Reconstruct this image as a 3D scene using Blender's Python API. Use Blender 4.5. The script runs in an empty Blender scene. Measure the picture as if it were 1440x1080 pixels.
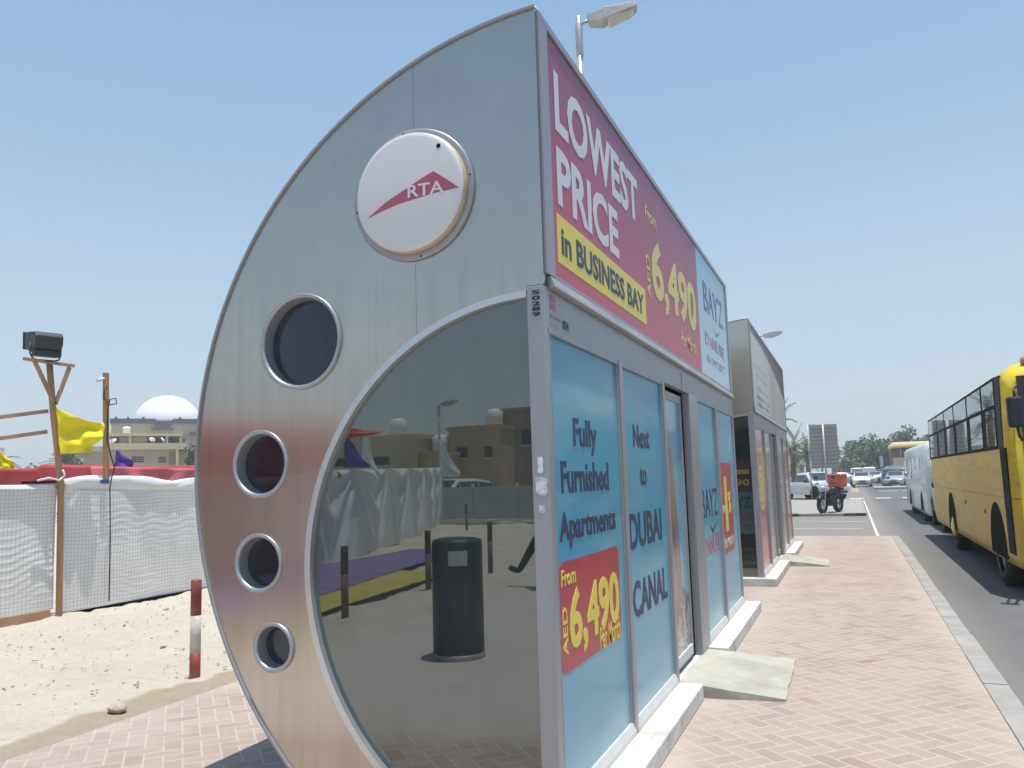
import bpy, bmesh, math, random
from mathutils import Vector, Matrix, noise
C = bpy.context.scene.collection
SC = bpy.context.scene
R = math.radians
PI = math.pi
rnd = random.Random(7)

# ------------------------------------------------------------------ camera
cam_d = bpy.data.cameras.new('camera')
cam = bpy.data.objects.new('camera', cam_d); C.objects.link(cam)
cam_d.sensor_width = 36; cam_d.lens = 28.309; cam_d.clip_start = 0.05; cam_d.clip_end = 3000
yaw, pit, rol = R(22.58064), R(6.88709), R(-1.66003)
fw = Vector((-math.sin(yaw)*math.cos(pit), math.cos(yaw)*math.cos(pit), math.sin(pit)))
r0 = Vector((math.cos(yaw), math.sin(yaw), 0)); u0 = r0.cross(fw)
rt = r0*math.cos(rol) + u0*math.sin(rol); up = -r0*math.sin(rol) + u0*math.cos(rol)
mw = Matrix((( rt.x, up.x, -fw.x, 1.148), (rt.y, up.y, -fw.y, -3.143), (rt.z, up.z, -fw.z, 1.434), (0, 0, 0, 1)))
cam.matrix_world = mw
SC.camera = cam
# ------------------------------------------------------------------ light
SUN_DIR = Vector((0.105, -0.05, 1.0)).normalized()      # towards the sun
SUN_EL = math.asin(SUN_DIR.z); SUN_AZ = math.atan2(SUN_DIR.x, SUN_DIR.y)
W = bpy.data.worlds.new('World'); SC.world = W; W.use_nodes = True
nt = W.node_tree; bg = nt.nodes['Background']
sky = nt.nodes.new('ShaderNodeTexSky'); sky.sky_type = 'NISHITA'; sky.sun_disc = False
sky.sun_elevation = SUN_EL; sky.sun_rotation = SUN_AZ
sky.air_density = 1.0; sky.dust_density = 1.0; sky.ozone_density = 1.0; sky.altitude = 5
# summer haze: the sky whitens towards the horizon
tc = nt.nodes.new('ShaderNodeTexCoord'); sx = nt.nodes.new('ShaderNodeSeparateXYZ'); nt.links.new(tc.outputs['Generated'], sx.inputs[0])
hr = nt.nodes.new('ShaderNodeValToRGB'); nt.links.new(sx.outputs[2], hr.inputs[0]); el = hr.color_ramp.elements
for i_, (p_, v_) in enumerate(((0.0, .95), (.16, .78), (.36, .56), (.62, .38), (1.0, .3))):
    e_ = el[i_] if i_ < 2 else el.new(p_)
    e_.position = p_; e_.color = (v_, v_, v_, 1)
mx = nt.nodes.new('ShaderNodeMix'); mx.data_type = 'RGBA'; nt.links.new(hr.outputs[0], mx.inputs[0]); nt.links.new(sky.outputs[0], mx.inputs[6])
hc = nt.nodes.new('ShaderNodeValToRGB'); nt.links.new(sx.outputs[2], hc.inputs[0]); hc.color_ramp.elements[0].color = (.455, .515, .55, 1); hc.color_ramp.elements[1].color = (.23, .46, .70, 1); hc.color_ramp.elements[1].position = .7
hs = nt.nodes.new('ShaderNodeVectorMath'); hs.operation = 'SCALE'; hs.inputs['Scale'].default_value = 9.6; nt.links.new(hc.outputs[0], hs.inputs[0]); nt.links.new(hs.outputs[0], mx.inputs[7])
nt.links.new(mx.outputs[2], bg.inputs[0]); bg.inputs[1].default_value = 0.12
sl = bpy.data.lights.new('sun', 'SUN'); sl.energy = 4.0; sl.angle = R(0.53); sl.color = (1, 0.96, 0.9)
sun = bpy.data.objects.new('sun', sl); C.objects.link(sun)
sun.rotation_euler = SUN_DIR.to_track_quat('Z', 'Y').to_euler()
SC.view_settings.view_transform = 'Standard'; SC.view_settings.look = 'None'
SC.view_settings.exposure = 0.30; SC.view_settings.gamma = 1
SC.cycles.max_bounces = 8; SC.cycles.glossy_bounces = 5

# ------------------------------------------------------------------ materials
class NB:
    def __init__(s, name):
        s.m = bpy.data.materials.new(name); s.m.use_nodes = True
        s.t = s.m.node_tree; s.b = s.t.nodes['Principled BSDF']; s.out = s.t.nodes['Material Output']
    def n(s, typ, **kw):
        x = s.t.nodes.new('ShaderNode'+typ)
        for k, v in kw.items(): setattr(x, k, v)
        return x
    def l(s, a, b): s.t.links.new(a, b)
    def set(s, inp, v):
        if hasattr(v, 'links') or isinstance(v, bpy.types.NodeSocket): s.l(v, inp)
        else: inp.default_value = v
    def coord(s, which='Object'): return s.n('TexCoord').outputs[which]
    def mapping(s, vec, scale=(1,1,1), rot=(0,0,0), loc=(0,0,0)):
        m = s.n('Mapping'); s.l(vec, m.inputs[0]); m.inputs['Scale'].default_value = scale
        m.inputs['Rotation'].default_value = rot; m.inputs['Location'].default_value = loc
        return m.outputs[0]
    def math(s, op, a, b=0.0, clamp=False):
        x = s.n('Math', operation=op, use_clamp=clamp); s.set(x.inputs[0], a); s.set(x.inputs[1], b); return x.outputs[0]
    def noise(s, vec, scale=5, detail=4, rough=.55):
        x = s.n('TexNoise'); s.l(vec, x.inputs['Vector']); x.inputs['Scale'].default_value = scale
        x.inputs['Detail'].default_value = detail; x.inputs['Roughness'].default_value = rough
        return x.outputs['Fac']
    def ramp(s, fac, stops, interp='LINEAR'):
        x = s.n('ValToRGB'); s.l(fac, x.inputs[0]); e = x.color_ramp.elements; x.color_ramp.interpolation = interp
        while len(e) < len(stops): e.new(0.5)
        for i, (p, c) in enumerate(stops):
            e[i].position = p; e[i].color = (c if len(c) == 4 else (*c, 1))
        return x.outputs[0]
    def mix(s, fac, a, b, blend='MIX'):
        x = s.n('Mix', data_type='RGBA', blend_type=blend); s.set(x.inputs[0], fac)
        for i, v in ((6, a), (7, b)):
            if isinstance(v, bpy.types.NodeSocket): s.l(v, x.inputs[i])
            else: x.inputs[i].default_value = (*v[:3], 1)
        return x.outputs[2]
    def sep(s, vec):
        x = s.n('SeparateXYZ'); s.l(vec, x.inputs[0]); return x.outputs
    def bump(s, h, strength=.3, dist=.02):
        x = s.n('Bump'); s.l(h, x.inputs['Height']); x.inputs['Strength'].default_value = strength
        x.inputs['Distance'].default_value = dist; s.l(x.outputs[0], s.b.inputs['Normal'])
    def fin(s, col=None, rough=None, metal=None, coat=None, spec=None):
        if col is not None:
            s.set(s.b.inputs['Base Color'], (*col[:3], 1) if isinstance(col, tuple) else col)
        if rough is not None: s.set(s.b.inputs['Roughness'], rough)
        if metal is not None: s.b.inputs['Metallic'].default_value = metal
        if coat is not None: s.b.inputs['Coat Weight'].default_value = coat; s.b.inputs['Coat Roughness'].default_value = .08
        if spec is not None: s.b.inputs['Specular IOR Level'].default_value = spec
        return s.m

def pm(name, col, rough=.6, metal=0.0, var=.12, scale=6, bump=0, coat=None, dirt=None, dirt_amt=.4, spec=None, stretch=(1,1,1)):
    b = NB(name); v = b.mapping(b.coord(), stretch)
    f = b.noise(v, scale, 6, .6)
    lo = tuple(max(0, c*(1-var)) for c in col); hi = tuple(min(1, c*(1+var)) for c in col)
    c = b.ramp(f, [(.3, lo), (.7, hi)])
    if dirt:
        g = b.noise(b.mapping(b.coord(), stretch, loc=(3.1, 7.7, 1.3)), scale*.6, 8, .7)
        g = b.ramp(g, [(.48, (0,0,0)), (.7, (dirt_amt,)*3)])
        c = b.mix(g, c, dirt)
    rr = b.ramp(f, [(.3, (max(0, rough-.06),)*3), (.7, (min(1, rough+.06),)*3)])
    if bump: b.bump(b.noise(v, scale*6, 4), bump, .01)
    return b.fin(c, rr, metal, coat, spec)

def sand_material(name, damp=False):
    b = NB(name); g = b.coord()
    a = b.noise(g, .9, 6, .6); d = b.noise(g, 9, 8, .7); e = b.noise(g, 60, 3, .7)
    c = b.ramp(a, [(.3, (.52, .47, .39)), (.7, (.61, .56, .475))])
    c = b.mix(b.ramp(d, [(.46, (0,0,0)), (.76, (.45,)*3)]), c, (.42, .355, .26))
    cl = b.noise(g, 2.6, 4, .6)
    tw = b.math('MULTIPLY', b.ramp(b.noise(b.mapping(g, (1, 1.8, 1)), 26, 5, .7), [(.56, (0,0,0)), (.64, (1,1,1))]), b.ramp(cl, [(.46, (0,0,0)), (.62, (1,1,1))]))
    c = b.mix(b.math('MULTIPLY', tw, .42), c, (.22, .165, .095))
    c = b.mix(b.ramp(e, [(.58, (0,0,0)), (.75, (.5,)*3)]), c, (.28, .235, .17))
    # damp strip along the paving edge, a real stain with a wavy border
    x, y, z = b.sep(g)
    w = b.math('MULTIPLY', b.math('SUBTRACT', b.noise(b.mapping(g, (0, 1.2, 0)), 1.0, 3), .5), .55)
    w2 = b.math('MULTIPLY', b.math('SUBTRACT', d, .5), .12)
    edge = b.math('ADD', b.math('ADD', b.math('ADD', x, 3.56), w), w2)
    lim = b.math('MULTIPLY', edge, 14, True)
    c2 = b.mix(b.ramp(d, [(.3, (0,0,0)), (.7, (1,1,1))]), (.335, .275, .195), (.41, .345, .25))
    ns = b.math('MULTIPLY', b.math('SUBTRACT', y, -.35), 4, True)
    c = b.mix(b.math('MULTIPLY', b.math('MULTIPLY', lim, .9), ns), c, c2)
    h = b.math('ADD', b.math('MULTIPLY', d, .7), b.math('MULTIPLY', e, .25))
    b.bump(h, 1.0, .05)
    return b.fin(c, .95, spec=.15)

def herring_material():
    b = NB('herringbone_paving'); g = b.coord()
    v = b.mapping(g, (1/.098, 1/.098, 1), (0, 0, R(45)))
    x, y, _ = b.sep(v)
    i = b.math('FLOOR', x); j = b.math('FLOOR', y); fx = b.math('FRACT', x); fy = b.math('FRACT', y)
    k = b.math('FLOORED_MODULO', b.math('SUBTRACT', i, j), 4)
    def eq(n): return b.math('COMPARE', k, float(n))
    for nd in b.t.nodes: pass
    k0, k1, k2, k3 = eq(0), eq(1), eq(2), eq(3)
    for q in (k0, k1, k2, k3): q.node.inputs[2].default_value = .1
    dl = b.math('ADD', fx, k1); dr = b.math('ADD', b.math('SUBTRACT', 1, fx), k0)
    db = b.math('ADD', fy, k2); dt = b.math('ADD', b.math('SUBTRACT', 1, fy), k3)
    m = b.math('MINIMUM', b.math('MINIMUM', dl, dr), b.math('MINIMUM', db, dt))
    wob = b.math('MULTIPLY', b.math('SUBTRACT', b.noise(g, 30, 3), .5), .06)
    m = b.math('ADD', m, wob)
    cv = b.n('CombineXYZ'); b.l(b.math('SUBTRACT', i, k1), cv.inputs[0]); b.l(b.math('SUBTRACT', j, k2), cv.inputs[1])
    wn = b.n('TexWhiteNoise', noise_dimensions='2D'); b.l(cv.outputs[0], wn.inputs['Vector'])
    brick = b.ramp(wn.outputs['Value'], [(0, (.315, .247, .218)), (.5, (.36, .288, .256)), (.93, (.39, .318, .283)), (1, (.305, .205, .182))])
    d = b.noise(g, 1.3, 8, .65)
    brick = b.mix(b.ramp(d, [(.35, (0,0,0)), (.72, (.55,)*3)]), brick, (.47, .40, .345))
    fine = b.noise(g, 90, 3, .7)
    brick = b.mix(b.ramp(fine, [(.35, (.22,)*3), (.6, (0,0,0))]), brick, (.24, .17, .15))
    # sand-filled joints
    jm = b.ramp(m, [(.035, (1,1,1)), (.085, (0,0,0))])
    col = b.mix(b.math('MULTIPLY', jm, .62), brick, (.52, .46, .39))
    # sand blown towards the lot side
    px, py, pz = b.sep(g)
    edge = b.math('SUBTRACT', -2.55, px)
    back = b.math('MULTIPLY', b.math('SUBTRACT', -.6, py), .8, True)
    edge = b.math('ADD', edge, b.math('MULTIPLY', back, 6.0))
    sd = b.math('MULTIPLY', b.math('ADD', edge, b.math('MULTIPLY', b.math('SUBTRACT', d, .5), 2.2)), .75, True)
    col = b.mix(b.math('MULTIPLY', sd, b.math('ADD', .5, b.math('MULTIPLY', back, .45))), col, (.49, .445, .405))
    dr = b.noise(g, 3.4, 7, .7)
    pl_ = b.math('MULTIPLY', b.math('SUBTRACT', .34, b.math('ADD', b.math('ABSOLUTE', b.math('SUBTRACT', px, .12)), b.math('MULTIPLY', b.math('SUBTRACT', dr, .5), .9))), 3.5, True)
    kb = b.math('MULTIPLY', b.math('SUBTRACT', .22, b.math('ADD', b.math('SUBTRACT', 1.85, px), b.math('MULTIPLY', b.math('SUBTRACT', dr, .5), .6))), 5, True)
    col = b.mix(b.math('MULTIPLY', b.math('MAXIMUM', pl_, kb), .42), col, (.47, .415, .345))
    st_ = b.noise(g, .8, 6, .75)
    col = b.mix(b.ramp(st_, [(.52, (0,0,0)), (.70, (.30,)*3)]), col, (.27, .215, .19))
    sp = b.noise(g, 14, 5, .75)
    col = b.mix(b.ramp(sp, [(.70, (0,0,0)), (.76, (.6,)*3)]), col, (.2, .16, .14))
    b.bump(b.ramp(m, [(.02, (0,0,0)), (.1, (1,1,1))]), .35, .006)
    return b.fin(col, .85, spec=.25)

def asphalt_material():
    b = NB('asphalt'); g = b.coord()
    f = b.noise(g, 1.0, 6, .6); e = b.noise(g, 160, 2, .8); s = b.noise(b.mapping(g, (1, .06, 1)), 2.2, 5, .6)
    c = b.ramp(f, [(.3, (.105, .105, .107)), (.7, (.145, .145, .145))])
    c = b.mix(b.ramp(s, [(.45, (0,0,0)), (.75, (.5,)*3)]), c, (.16, .155, .145))
    c = b.mix(b.ramp(e, [(.5, (0,0,0)), (.75, (.5,)*3)]), c, (.22, .21, .20))
    # dust by the kerb
    x, y, z = b.sep(g)
    du = b.math('MULTIPLY', b.math('SUBTRACT', 2.75, b.math('ADD', x, b.math('MULTIPLY', f, .7))), 1.6, True)
    c = b.mix(b.math('MULTIPLY', du, .5), c, (.33, .29, .24))
    b.bump(e, .25, .005)
    return b.fin(c, .8, spec=.3)

def brushed_material():
    b = NB('brushed_steel'); g = b.coord()
    st = b.noise(b.mapping(g, (14, 14, .5)), 1.0, 5, .7)
    cl = b.noise(g, 1.7, 5, .6)
    fine = b.noise(b.mapping(g, (420, 420, 3)), 1.0, 2, .6)
    c = b.ramp(cl, [(.3, (.50, .452, .395)), (.7, (.56, .507, .45))])
    c = b.mix(b.ramp(st, [(.55, (0,0,0)), (.8, (.06,)*3)]), c, (.40, .36, .32))
    x, y, z = b.sep(g)
    # rain runs below the emblem and a panel joint
    run = b.math('MULTIPLY', b.math('MULTIPLY', b.ramp(st, [(.45, (0,0,0)), (.6, (1,1,1))]),
                 b.math('MULTIPLY', b.math('SUBTRACT', 2.5, z), 5, True)), .25)
    c = b.mix(run, c, (.38, .355, .33))
    seam = b.math('MULTIPLY', b.math('LESS_THAN', b.math('ABSOLUTE', b.math('ADD', x, .618)), .0018), b.math('GREATER_THAN', z, 1.9))
    c = b.mix(b.math('MULTIPLY', seam, .5), c, (.12, .12, .12))
    hj = b.math('MULTIPLY', b.math('LESS_THAN', b.math('ABSOLUTE', b.math('SUBTRACT', z, 1.487)), .0018), b.math('LESS_THAN', x, -1.2))
    c = b.mix(b.math('MULTIPLY', hj, .35), c, (.7, .68, .65))
    sm = b.noise(g, 5.5, 8, .75)
    c = b.mix(b.ramp(sm, [(.55, (0,0,0)), (.72, (.22,)*3)]), c, (.36, .325, .28))
    r = b.math('ADD', .17, b.math('MULTIPLY', st, .05)); r = b.math('ADD', r, b.math('MULTIPLY', sm, .06))
    b.bump(b.noise(g, 1.3, 2), .02, .03)
    b.b.inputs['Anisotropic'].default_value = .95
    tg = b.n('Tangent', direction_type='UV_MAP', uv_map='UVMap'); b.l(tg.outputs[0], b.b.inputs['Tangent'])
    return b.fin(c, r, 1.0)

def glass_dark(name, col=(.19, .215, .215), rough=.012, base=(.02, .03, .032)):
    b = NB(name); g = b.coord()
    st = b.noise(b.mapping(g, (3, 3, 1)), 2.2, 6, .65)
    c = b.ramp(st, [(.3, tuple(x*.96 for x in col)), (.75, tuple(min(1, x*1.06) for x in col))])
    b.fin(c, rough, 1.0)
    df = b.n('BsdfDiffuse'); dn = b.noise(b.mapping(g, (2, 2, .7)), 2.0, 8, .7); b.l(b.ramp(dn, [(.4, base), (.75, tuple(v+.022 for v in base))]), df.inputs[0])
    ad = b.n('AddShader'); b.l(b.b.outputs[0], ad.inputs[0]); b.l(df.outputs[0], ad.inputs[1]); b.l(ad.outputs[0], b.out.inputs[0])
    b.bump(b.noise(g, .9, 2), .012, .05)
    return b.m

def sky_vinyl(name, seed):
    b = NB(name); g = b.coord(); x, y, z = b.sep(g)
    t = b.math('DIVIDE', z, 2.1)
    w = b.noise(b.mapping(g, (1, .8, 1.6), loc=(seed, seed*2.1, 0)), 1.1, 4, .55)
    t2 = b.math('ADD', t, b.math('MULTIPLY', b.math('SUBTRACT', w, .5), .35))
    c = b.ramp(t2, [(.02, (.29, .47, .52)), (.2, (.14, .37, .48)), (.42, (.11, .40, .50)), (.62, (.045, .29, .47)), (.80, (.09, .35, .47)), (.95, (.03, .23, .37))])
    cl = b.noise(b.mapping(g, (1, .5, 2.4), rot=(R(20), 0, 0), loc=(seed*3, 0, seed)), 1.3, 6, .6)
    c = b.mix(b.ramp(cl, [(.52, (0,0,0)), (.75, (.45,)*3)]), c, (.36, .50, .50))
    du = b.noise(b.mapping(g, (9, 9, 1)), 1.6, 6, .7)
    c = b.mix(b.ramp(du, [(.5, (0,0,0)), (.8, (.10,)*3)]), c, (.36, .42, .42))
    return b.fin(c, .35, coat=.22, spec=.3)

def purple_print():
    b = NB('purple_print'); g = b.coord(); x, y, z = b.sep(g)
    t = b.math('DIVIDE', b.math('SUBTRACT', z, 2.3), 1.2)
    t = b.math('ADD', t, b.math('MULTIPLY', b.math('SUBTRACT', b.noise(g, .6, 2), .5), .3))
    c = b.ramp(t, [(0, (.55, .075, .11)), (.35, (.45, .06, .115)), (.8, (.32, .06, .12)), (1, (.26, .05, .11))])
    fine = b.noise(b.mapping(g, (5, 5, 1)), 2, 6, .7)
    c = b.mix(b.ramp(fine, [(.5, (0,0,0)), (.8, (.12,)*3)]), c, (.4, .3, .35))
    return b.fin(c, .4, coat=.15, spec=.3)

def pale_print():
    b = NB('pale_blue_print'); g = b.coord(); x, y, z = b.sep(g)
    t = b.math('DIVIDE', b.math('SUBTRACT', z, 2.3), 1.2)
    c = b.ramp(t, [(0, (.42, .56, .60)), (.5, (.26, .47, .60)), (1, (.14, .34, .52))])
    return b.fin(c, .3, coat=.35)

M = {}
M['sand'] = sand_material('sand')
M['pave'] = herring_material()
M['asphalt'] = asphalt_material()
M['kerb'] = pm('kerb_concrete', (.33, .315, .29), .9, scale=3, var=.18, bump=.3, dirt=(.30, .26, .21))
M['kerb_dark'] = pm('kerb_black_paint', (.05, .05, .05), .8, var=.4, dirt=(.35, .32, .28), dirt_amt=.6)
M['plinth'] = pm('plinth_concrete', (.62, .61, .57), .85, scale=5, var=.1, bump=.3, dirt=(.36, .33, .28), dirt_amt=.75)
M['ramp'] = pm('ramp_concrete', (.43, .415, .36), .9, scale=4, var=.14, bump=.5, dirt=(.27, .25, .2), dirt_amt=.7)
M['white_line'] = pm('road_paint', (.62, .61, .58), .8, var=.2, scale=9, dirt=(.2, .2, .19), dirt_amt=.9)
M['steel'] = brushed_material()
M['alu'] = pm('aluminium_frame', (.345, .345, .365), .42, .35, var=.06, scale=3, dirt=(.3, .28, .26), dirt_amt=.3, stretch=(4, 4, .6))
M['alu_light'] = pm('aluminium_trim', (.62, .63, .64), .3, .75, var=.05, scale=4)
M['alu_rim'] = pm('satin_rim', (.40, .405, .42), .38, .6, var=.05, scale=4)
M['alu_dull'] = pm('dull_aluminium', (.36, .365, .37), .5, .3, var=.1, scale=3, dirt=(.25, .23, .2), stretch=(1, 1, 3))
M['sill'] = pm('pale_sill', (.62, .62, .60), .5, .1, var=.06)
M['glass'] = glass_dark('tinted_end_glass', (.170, .178, .168), base=(.014, .021, .021))
M['glass_port'] = glass_dark('dark_porthole_glass', (.05, .056, .066), .02, (.012, .014, .018))
M['glass_bus'] = glass_dark('bus_glass', (.085, .09, .095), .02, (.02, .022, .024))
M['glass_car'] = glass_dark('car_glass', (.13, .15, .16), .03, (.02, .025, .028))
M['gap'] = pm('dark_gap', (.012, .012, .013), .9, spec=.05)
M['matt_black'] = pm('matt_black_paint', (.018, .018, .019), .8, spec=.12, dirt=(.10, .085, .06), dirt_amt=.4)
M['rubber'] = pm('black_rubber', (.018, .018, .019), .7, var=.3, dirt=(.12, .10, .08))
M['black_plastic'] = pm('black_plastic', (.022, .023, .026), .45, var=.2)
M['disc_white'] = pm('white_acrylic', (.66, .655, .645), .3, var=.03, coat=.3, scale=3)
M['disc_rim'] = pm('yellowed_acrylic', (.55, .43, .26), .4, var=.15, scale=5)
M['logo_red'] = pm('faded_red_vinyl', (.42, .10, .15), .45, var=.1)
M['white_print'] = pm('white_print', (.66, .66, .68), .45, var=.04)
M['yellow_print'] = pm('yellow_print', (.76, .62, .09), .45, var=.05)
M['pale_yellow_print'] = pm('pale_yellow_print', (.70, .61, .17), .45, var=.05)
M['navy_print'] = pm('navy_print', (.026, .034, .088), .45, var=.08)
M['grey_navy_print'] = pm('sun_faded_navy_print', (.12, .17, .29), .45, var=.08)
M['red_print'] = pm('red_print', (.45, .045, .06), .35, var=.1, scale=2)
M['red_text'] = pm('red_lettering', (.50, .13, .17), .4, var=.06)
M['pale_red'] = pm('faded_red_lettering', (.45, .22, .32), .4, var=.06)
M['pale_grey'] = pm('pale_grey_lettering', (.33, .43, .48), .5)
M['white_sticker'] = pm('peeling_white_sticker', (.7, .7, .7), .7, var=.2, scale=40, dirt=(.2, .2, .22), dirt_amt=.8)
M['purple_print'] = purple_print()
M['pale_print'] = pale_print()
M['text_black'] = pm('black_lettering', (.02, .02, .025), .5)
M['wood'] = pm('rough_sawn_timber', (.40, .24, .12), .75, var=.25, scale=3, stretch=(6, 6, .5), dirt=(.2, .11, .06), dirt_amt=.6)
M['wood_rail'] = pm('reddish_timber', (.42, .24, .15), .75, var=.2, scale=3)
M['cloth_white'] = pm('white_cloth', (.72, .72, .71), .85, var=.05, scale=2)
M['cloth_sheet'] = pm('white_plastic_sheet', (.76, .77, .77), .45, var=.06, scale=1.2)
M['cloth_red'] = pm('red_canvas', (.50, .075, .085), .8, var=.18, scale=2)
M['cloth_orange'] = pm('orange_canvas', (.62, .13, .06), .8, var=.12, scale=2)
M['flag_yellow'] = pm('yellow_flag_cloth', (.80, .66, .01), .7, var=.05)
M['flag_purple'] = pm('purple_flag_cloth', (.11, .05, .34), .75, var=.1)
M['carpet_purple'] = pm('purple_carpet', (.19, .135, .31), .95, var=.15, scale=3, dirt=(.35, .29, .25), dirt_amt=.4)
M['carpet_yellow'] = pm('yellow_carpet', (.45, .375, .07), .95, var=.15, scale=3, dirt=(.42, .35, .22), dirt_amt=.4)
M['bollard_red'] = pm('red_bollard_paint', (.27, .05, .035), .6, var=.2, scale=9, dirt=(.3, .22, .17), dirt_amt=.5)
M['bollard_white'] = pm('white_bollard_paint', (.58, .56, .50), .6, var=.12, scale=12, dirt=(.25, .2, .16), dirt_amt=.8)
M['bollard_unlit_low'] = pm('unlit_brown_paint', (.17, .10, .075), .7, var=.2, scale=9)  # mirrored bollards, lower part: shade of the unlit side put into the brown
M['bollard_unlit_top'] = pm('unlit_red_brown_paint', (.11, .045, .035), .7, var=.2, scale=9)  # their upper part, red-brown darkened the same way for the unlit side
M['stone'] = pm('pale_stone', (.45, .38, .32), .9, var=.2, scale=20, bump=.4)
M['galv'] = pm('galvanised_steel', (.42, .43, .44), .5, .5, var=.12, scale=8)
M['lamp_grey'] = pm('grey_lamp_housing', (.40, .40, .385), .55, var=.12, dirt=(.28, .25, .2))
M['lamp_glass'] = pm('lamp_bowl', (.50, .49, .42), .25, var=.1, coat=.5)
M['sand_wall'] = pm('sand_render', (.56, .475, .33), .9, var=.1, scale=.6, dirt=(.40, .33, .24), dirt_amt=.4)
M['tan_wall'] = pm('tan_render', (.50, .37, .235), .9, var=.12, scale=.5, dirt=(.32, .25, .18), dirt_amt=.4)
M['brown_wall'] = pm('brown_render', (.36, .255, .18), .9, var=.12, scale=.5)
M['grey_stone'] = pm('grey_stone', (.46, .42, .345), .9, var=.12, scale=.8)
M['dark_trim'] = pm('slate_trim', (.13, .14, .17), .7, var=.15)
M['dome_white'] = pm('white_dome', (.80, .80, .79), .6, var=.03, scale=1)
M['white_wall'] = pm('white_render', (.66, .64, .60), .85, var=.06, scale=.7, dirt=(.4, .36, .3))
M['window_dark'] = pm('dark_window', (.05, .055, .065), .2, var=.2)
M['red_brown'] = pm('red_brown_render', (.17, .07, .05), .8, var=.15)
M['cream_roof'] = pm('cream_roof', (.66, .52, .27), .7, var=.1)
M['leaf'] = pm('tree_leaves', (.11, .15, .07), .6, var=.45, scale=.9)
M['leaf2'] = pm('hazed_tree_leaves', (.15, .18, .10), .65, var=.4, scale=.9)  # leaf green paled to put distance haze into the colour
M['frond'] = pm('palm_fronds', (.10, .125, .055), .6, var=.4, scale=1.5)
M['bark'] = pm('bark', (.16, .11, .07), .9, var=.3, scale=4)
M['car_white'] = pm('white_car_paint', (.68, .68, .68), .3, var=.03, coat=.8)
M['car_navy'] = pm('navy_car_paint', (.02, .03, .09), .3, var=.1, coat=.8)
M['car_silver'] = pm('silver_car_paint', (.42, .44, .47), .35, .3, var=.05, coat=.6)
M['rim'] = pm('wheel_rim', (.35, .35, .36), .4, .6)
M['head_lamp'] = pm('headlamp_lens', (.55, .56, .58), .15, coat=.8)
M['tail_lamp'] = pm('red_lens', (.45, .02, .03), .25, coat=.8)
M['bus_white'] = pm('white_bus_paint', (.62, .63, .64), .35, var=.06, scale=1.2, coat=.4, dirt=(.36, .35, .33), dirt_amt=.4)
M['orange'] = pm('orange_plastic', (.62, .10, .03), .4, var=.08, coat=.3)
M['sign_back'] = pm('sign_back_metal', (.30, .275, .24), .5, .3, var=.1, scale=3, stretch=(.3, 1, 6))
M['blue_cloth'] = pm('blue_cloth', (.08, .2, .45), .8)
M['white_shirt'] = pm('white_shirt_cloth', (.6, .6, .6), .8)
M['trousers'] = pm('dark_trousers', (.02, .022, .03), .8, var=.2)
M['skin'] = pm('skin', (.32, .17, .10), .55, var=.08)
M['hair'] = pm('black_hair', (.012, .01, .009), .6)
M['chrome'] = pm('chrome', (.6, .6, .6), .15, 1.0, var=.04)
M['sign_blue'] = pm('blue_sign', (.03, .10, .40), .4)

def bus_paint():
    b = NB('yellow_bus_paint'); g = b.coord(); x, y, z = b.sep(g)
    n1 = b.noise(b.mapping(g, (1, .45, 2.2)), 1.5, 6, .6); n2 = b.noise(g, 7, 8, .7)
    c = b.ramp(n1, [(.3, (.64, .42, .018)), (.7, (.76, .53, .025))])
    low = b.math('MULTIPLY', b.math('SUBTRACT', 1.62, z), 1.1, True)
    du = b.math('MULTIPLY', b.math('ADD', .25, b.math('MULTIPLY', n1, .9)), low)
    c = b.mix(b.math('MULTIPLY', du, .72, True), c, (.46, .30, .05))
    c = b.mix(b.ramp(n2, [(.55, (0,0,0)), (.70, (.75,)*3)]), c, (.30, .17, .05))
    n3 = b.noise(b.mapping(g, (1, .3, 2.6)), 2.6, 7, .65)
    c = b.mix(b.ramp(n3, [(.48, (0,0,0)), (.68, (.6,)*3)]), c, (.38, .27, .09))
    n4 = b.noise(b.mapping(g, (1, 4, .5)), 2.4, 6, .7)
    c = b.mix(b.math('MULTIPLY', b.ramp(n4, [(.5, (0,0,0)), (.68, (.5,)*3)]), low), c, (.50, .38, .16))
    ry = b.math('MULTIPLY', b.math('SUBTRACT', y, b.math('ADD', 15.9, b.math('MULTIPLY', n2, 1.2))), 3, True)
    rz = b.math('MULTIPLY', b.math('SUBTRACT', 1.35, b.math('ADD', z, b.math('MULTIPLY', n2, .3))), 5, True)
    c = b.mix(b.math('MULTIPLY', b.math('MULTIPLY', ry, rz), .75), c, (.50, .20, .03))
    ln = b.math('LESS_THAN', b.math('ABSOLUTE', b.math('SUBTRACT', z, 1.06)), .008)
    c = b.mix(b.math('MULTIPLY', ln, .6), c, (.1, .08, .03))
    b.bump(b.noise(b.mapping(g, (1, .5, 1.4)), 1.7, 2), .22, .12)
    return b.fin(c, .42, coat=.04, spec=.22)
M['bus_yellow'] = bus_paint()
M['yellow_clean'] = pm('clean_yellow_paint', (.80, .58, .012), .3, var=.06, scale=1.3, coat=.6)

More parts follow.
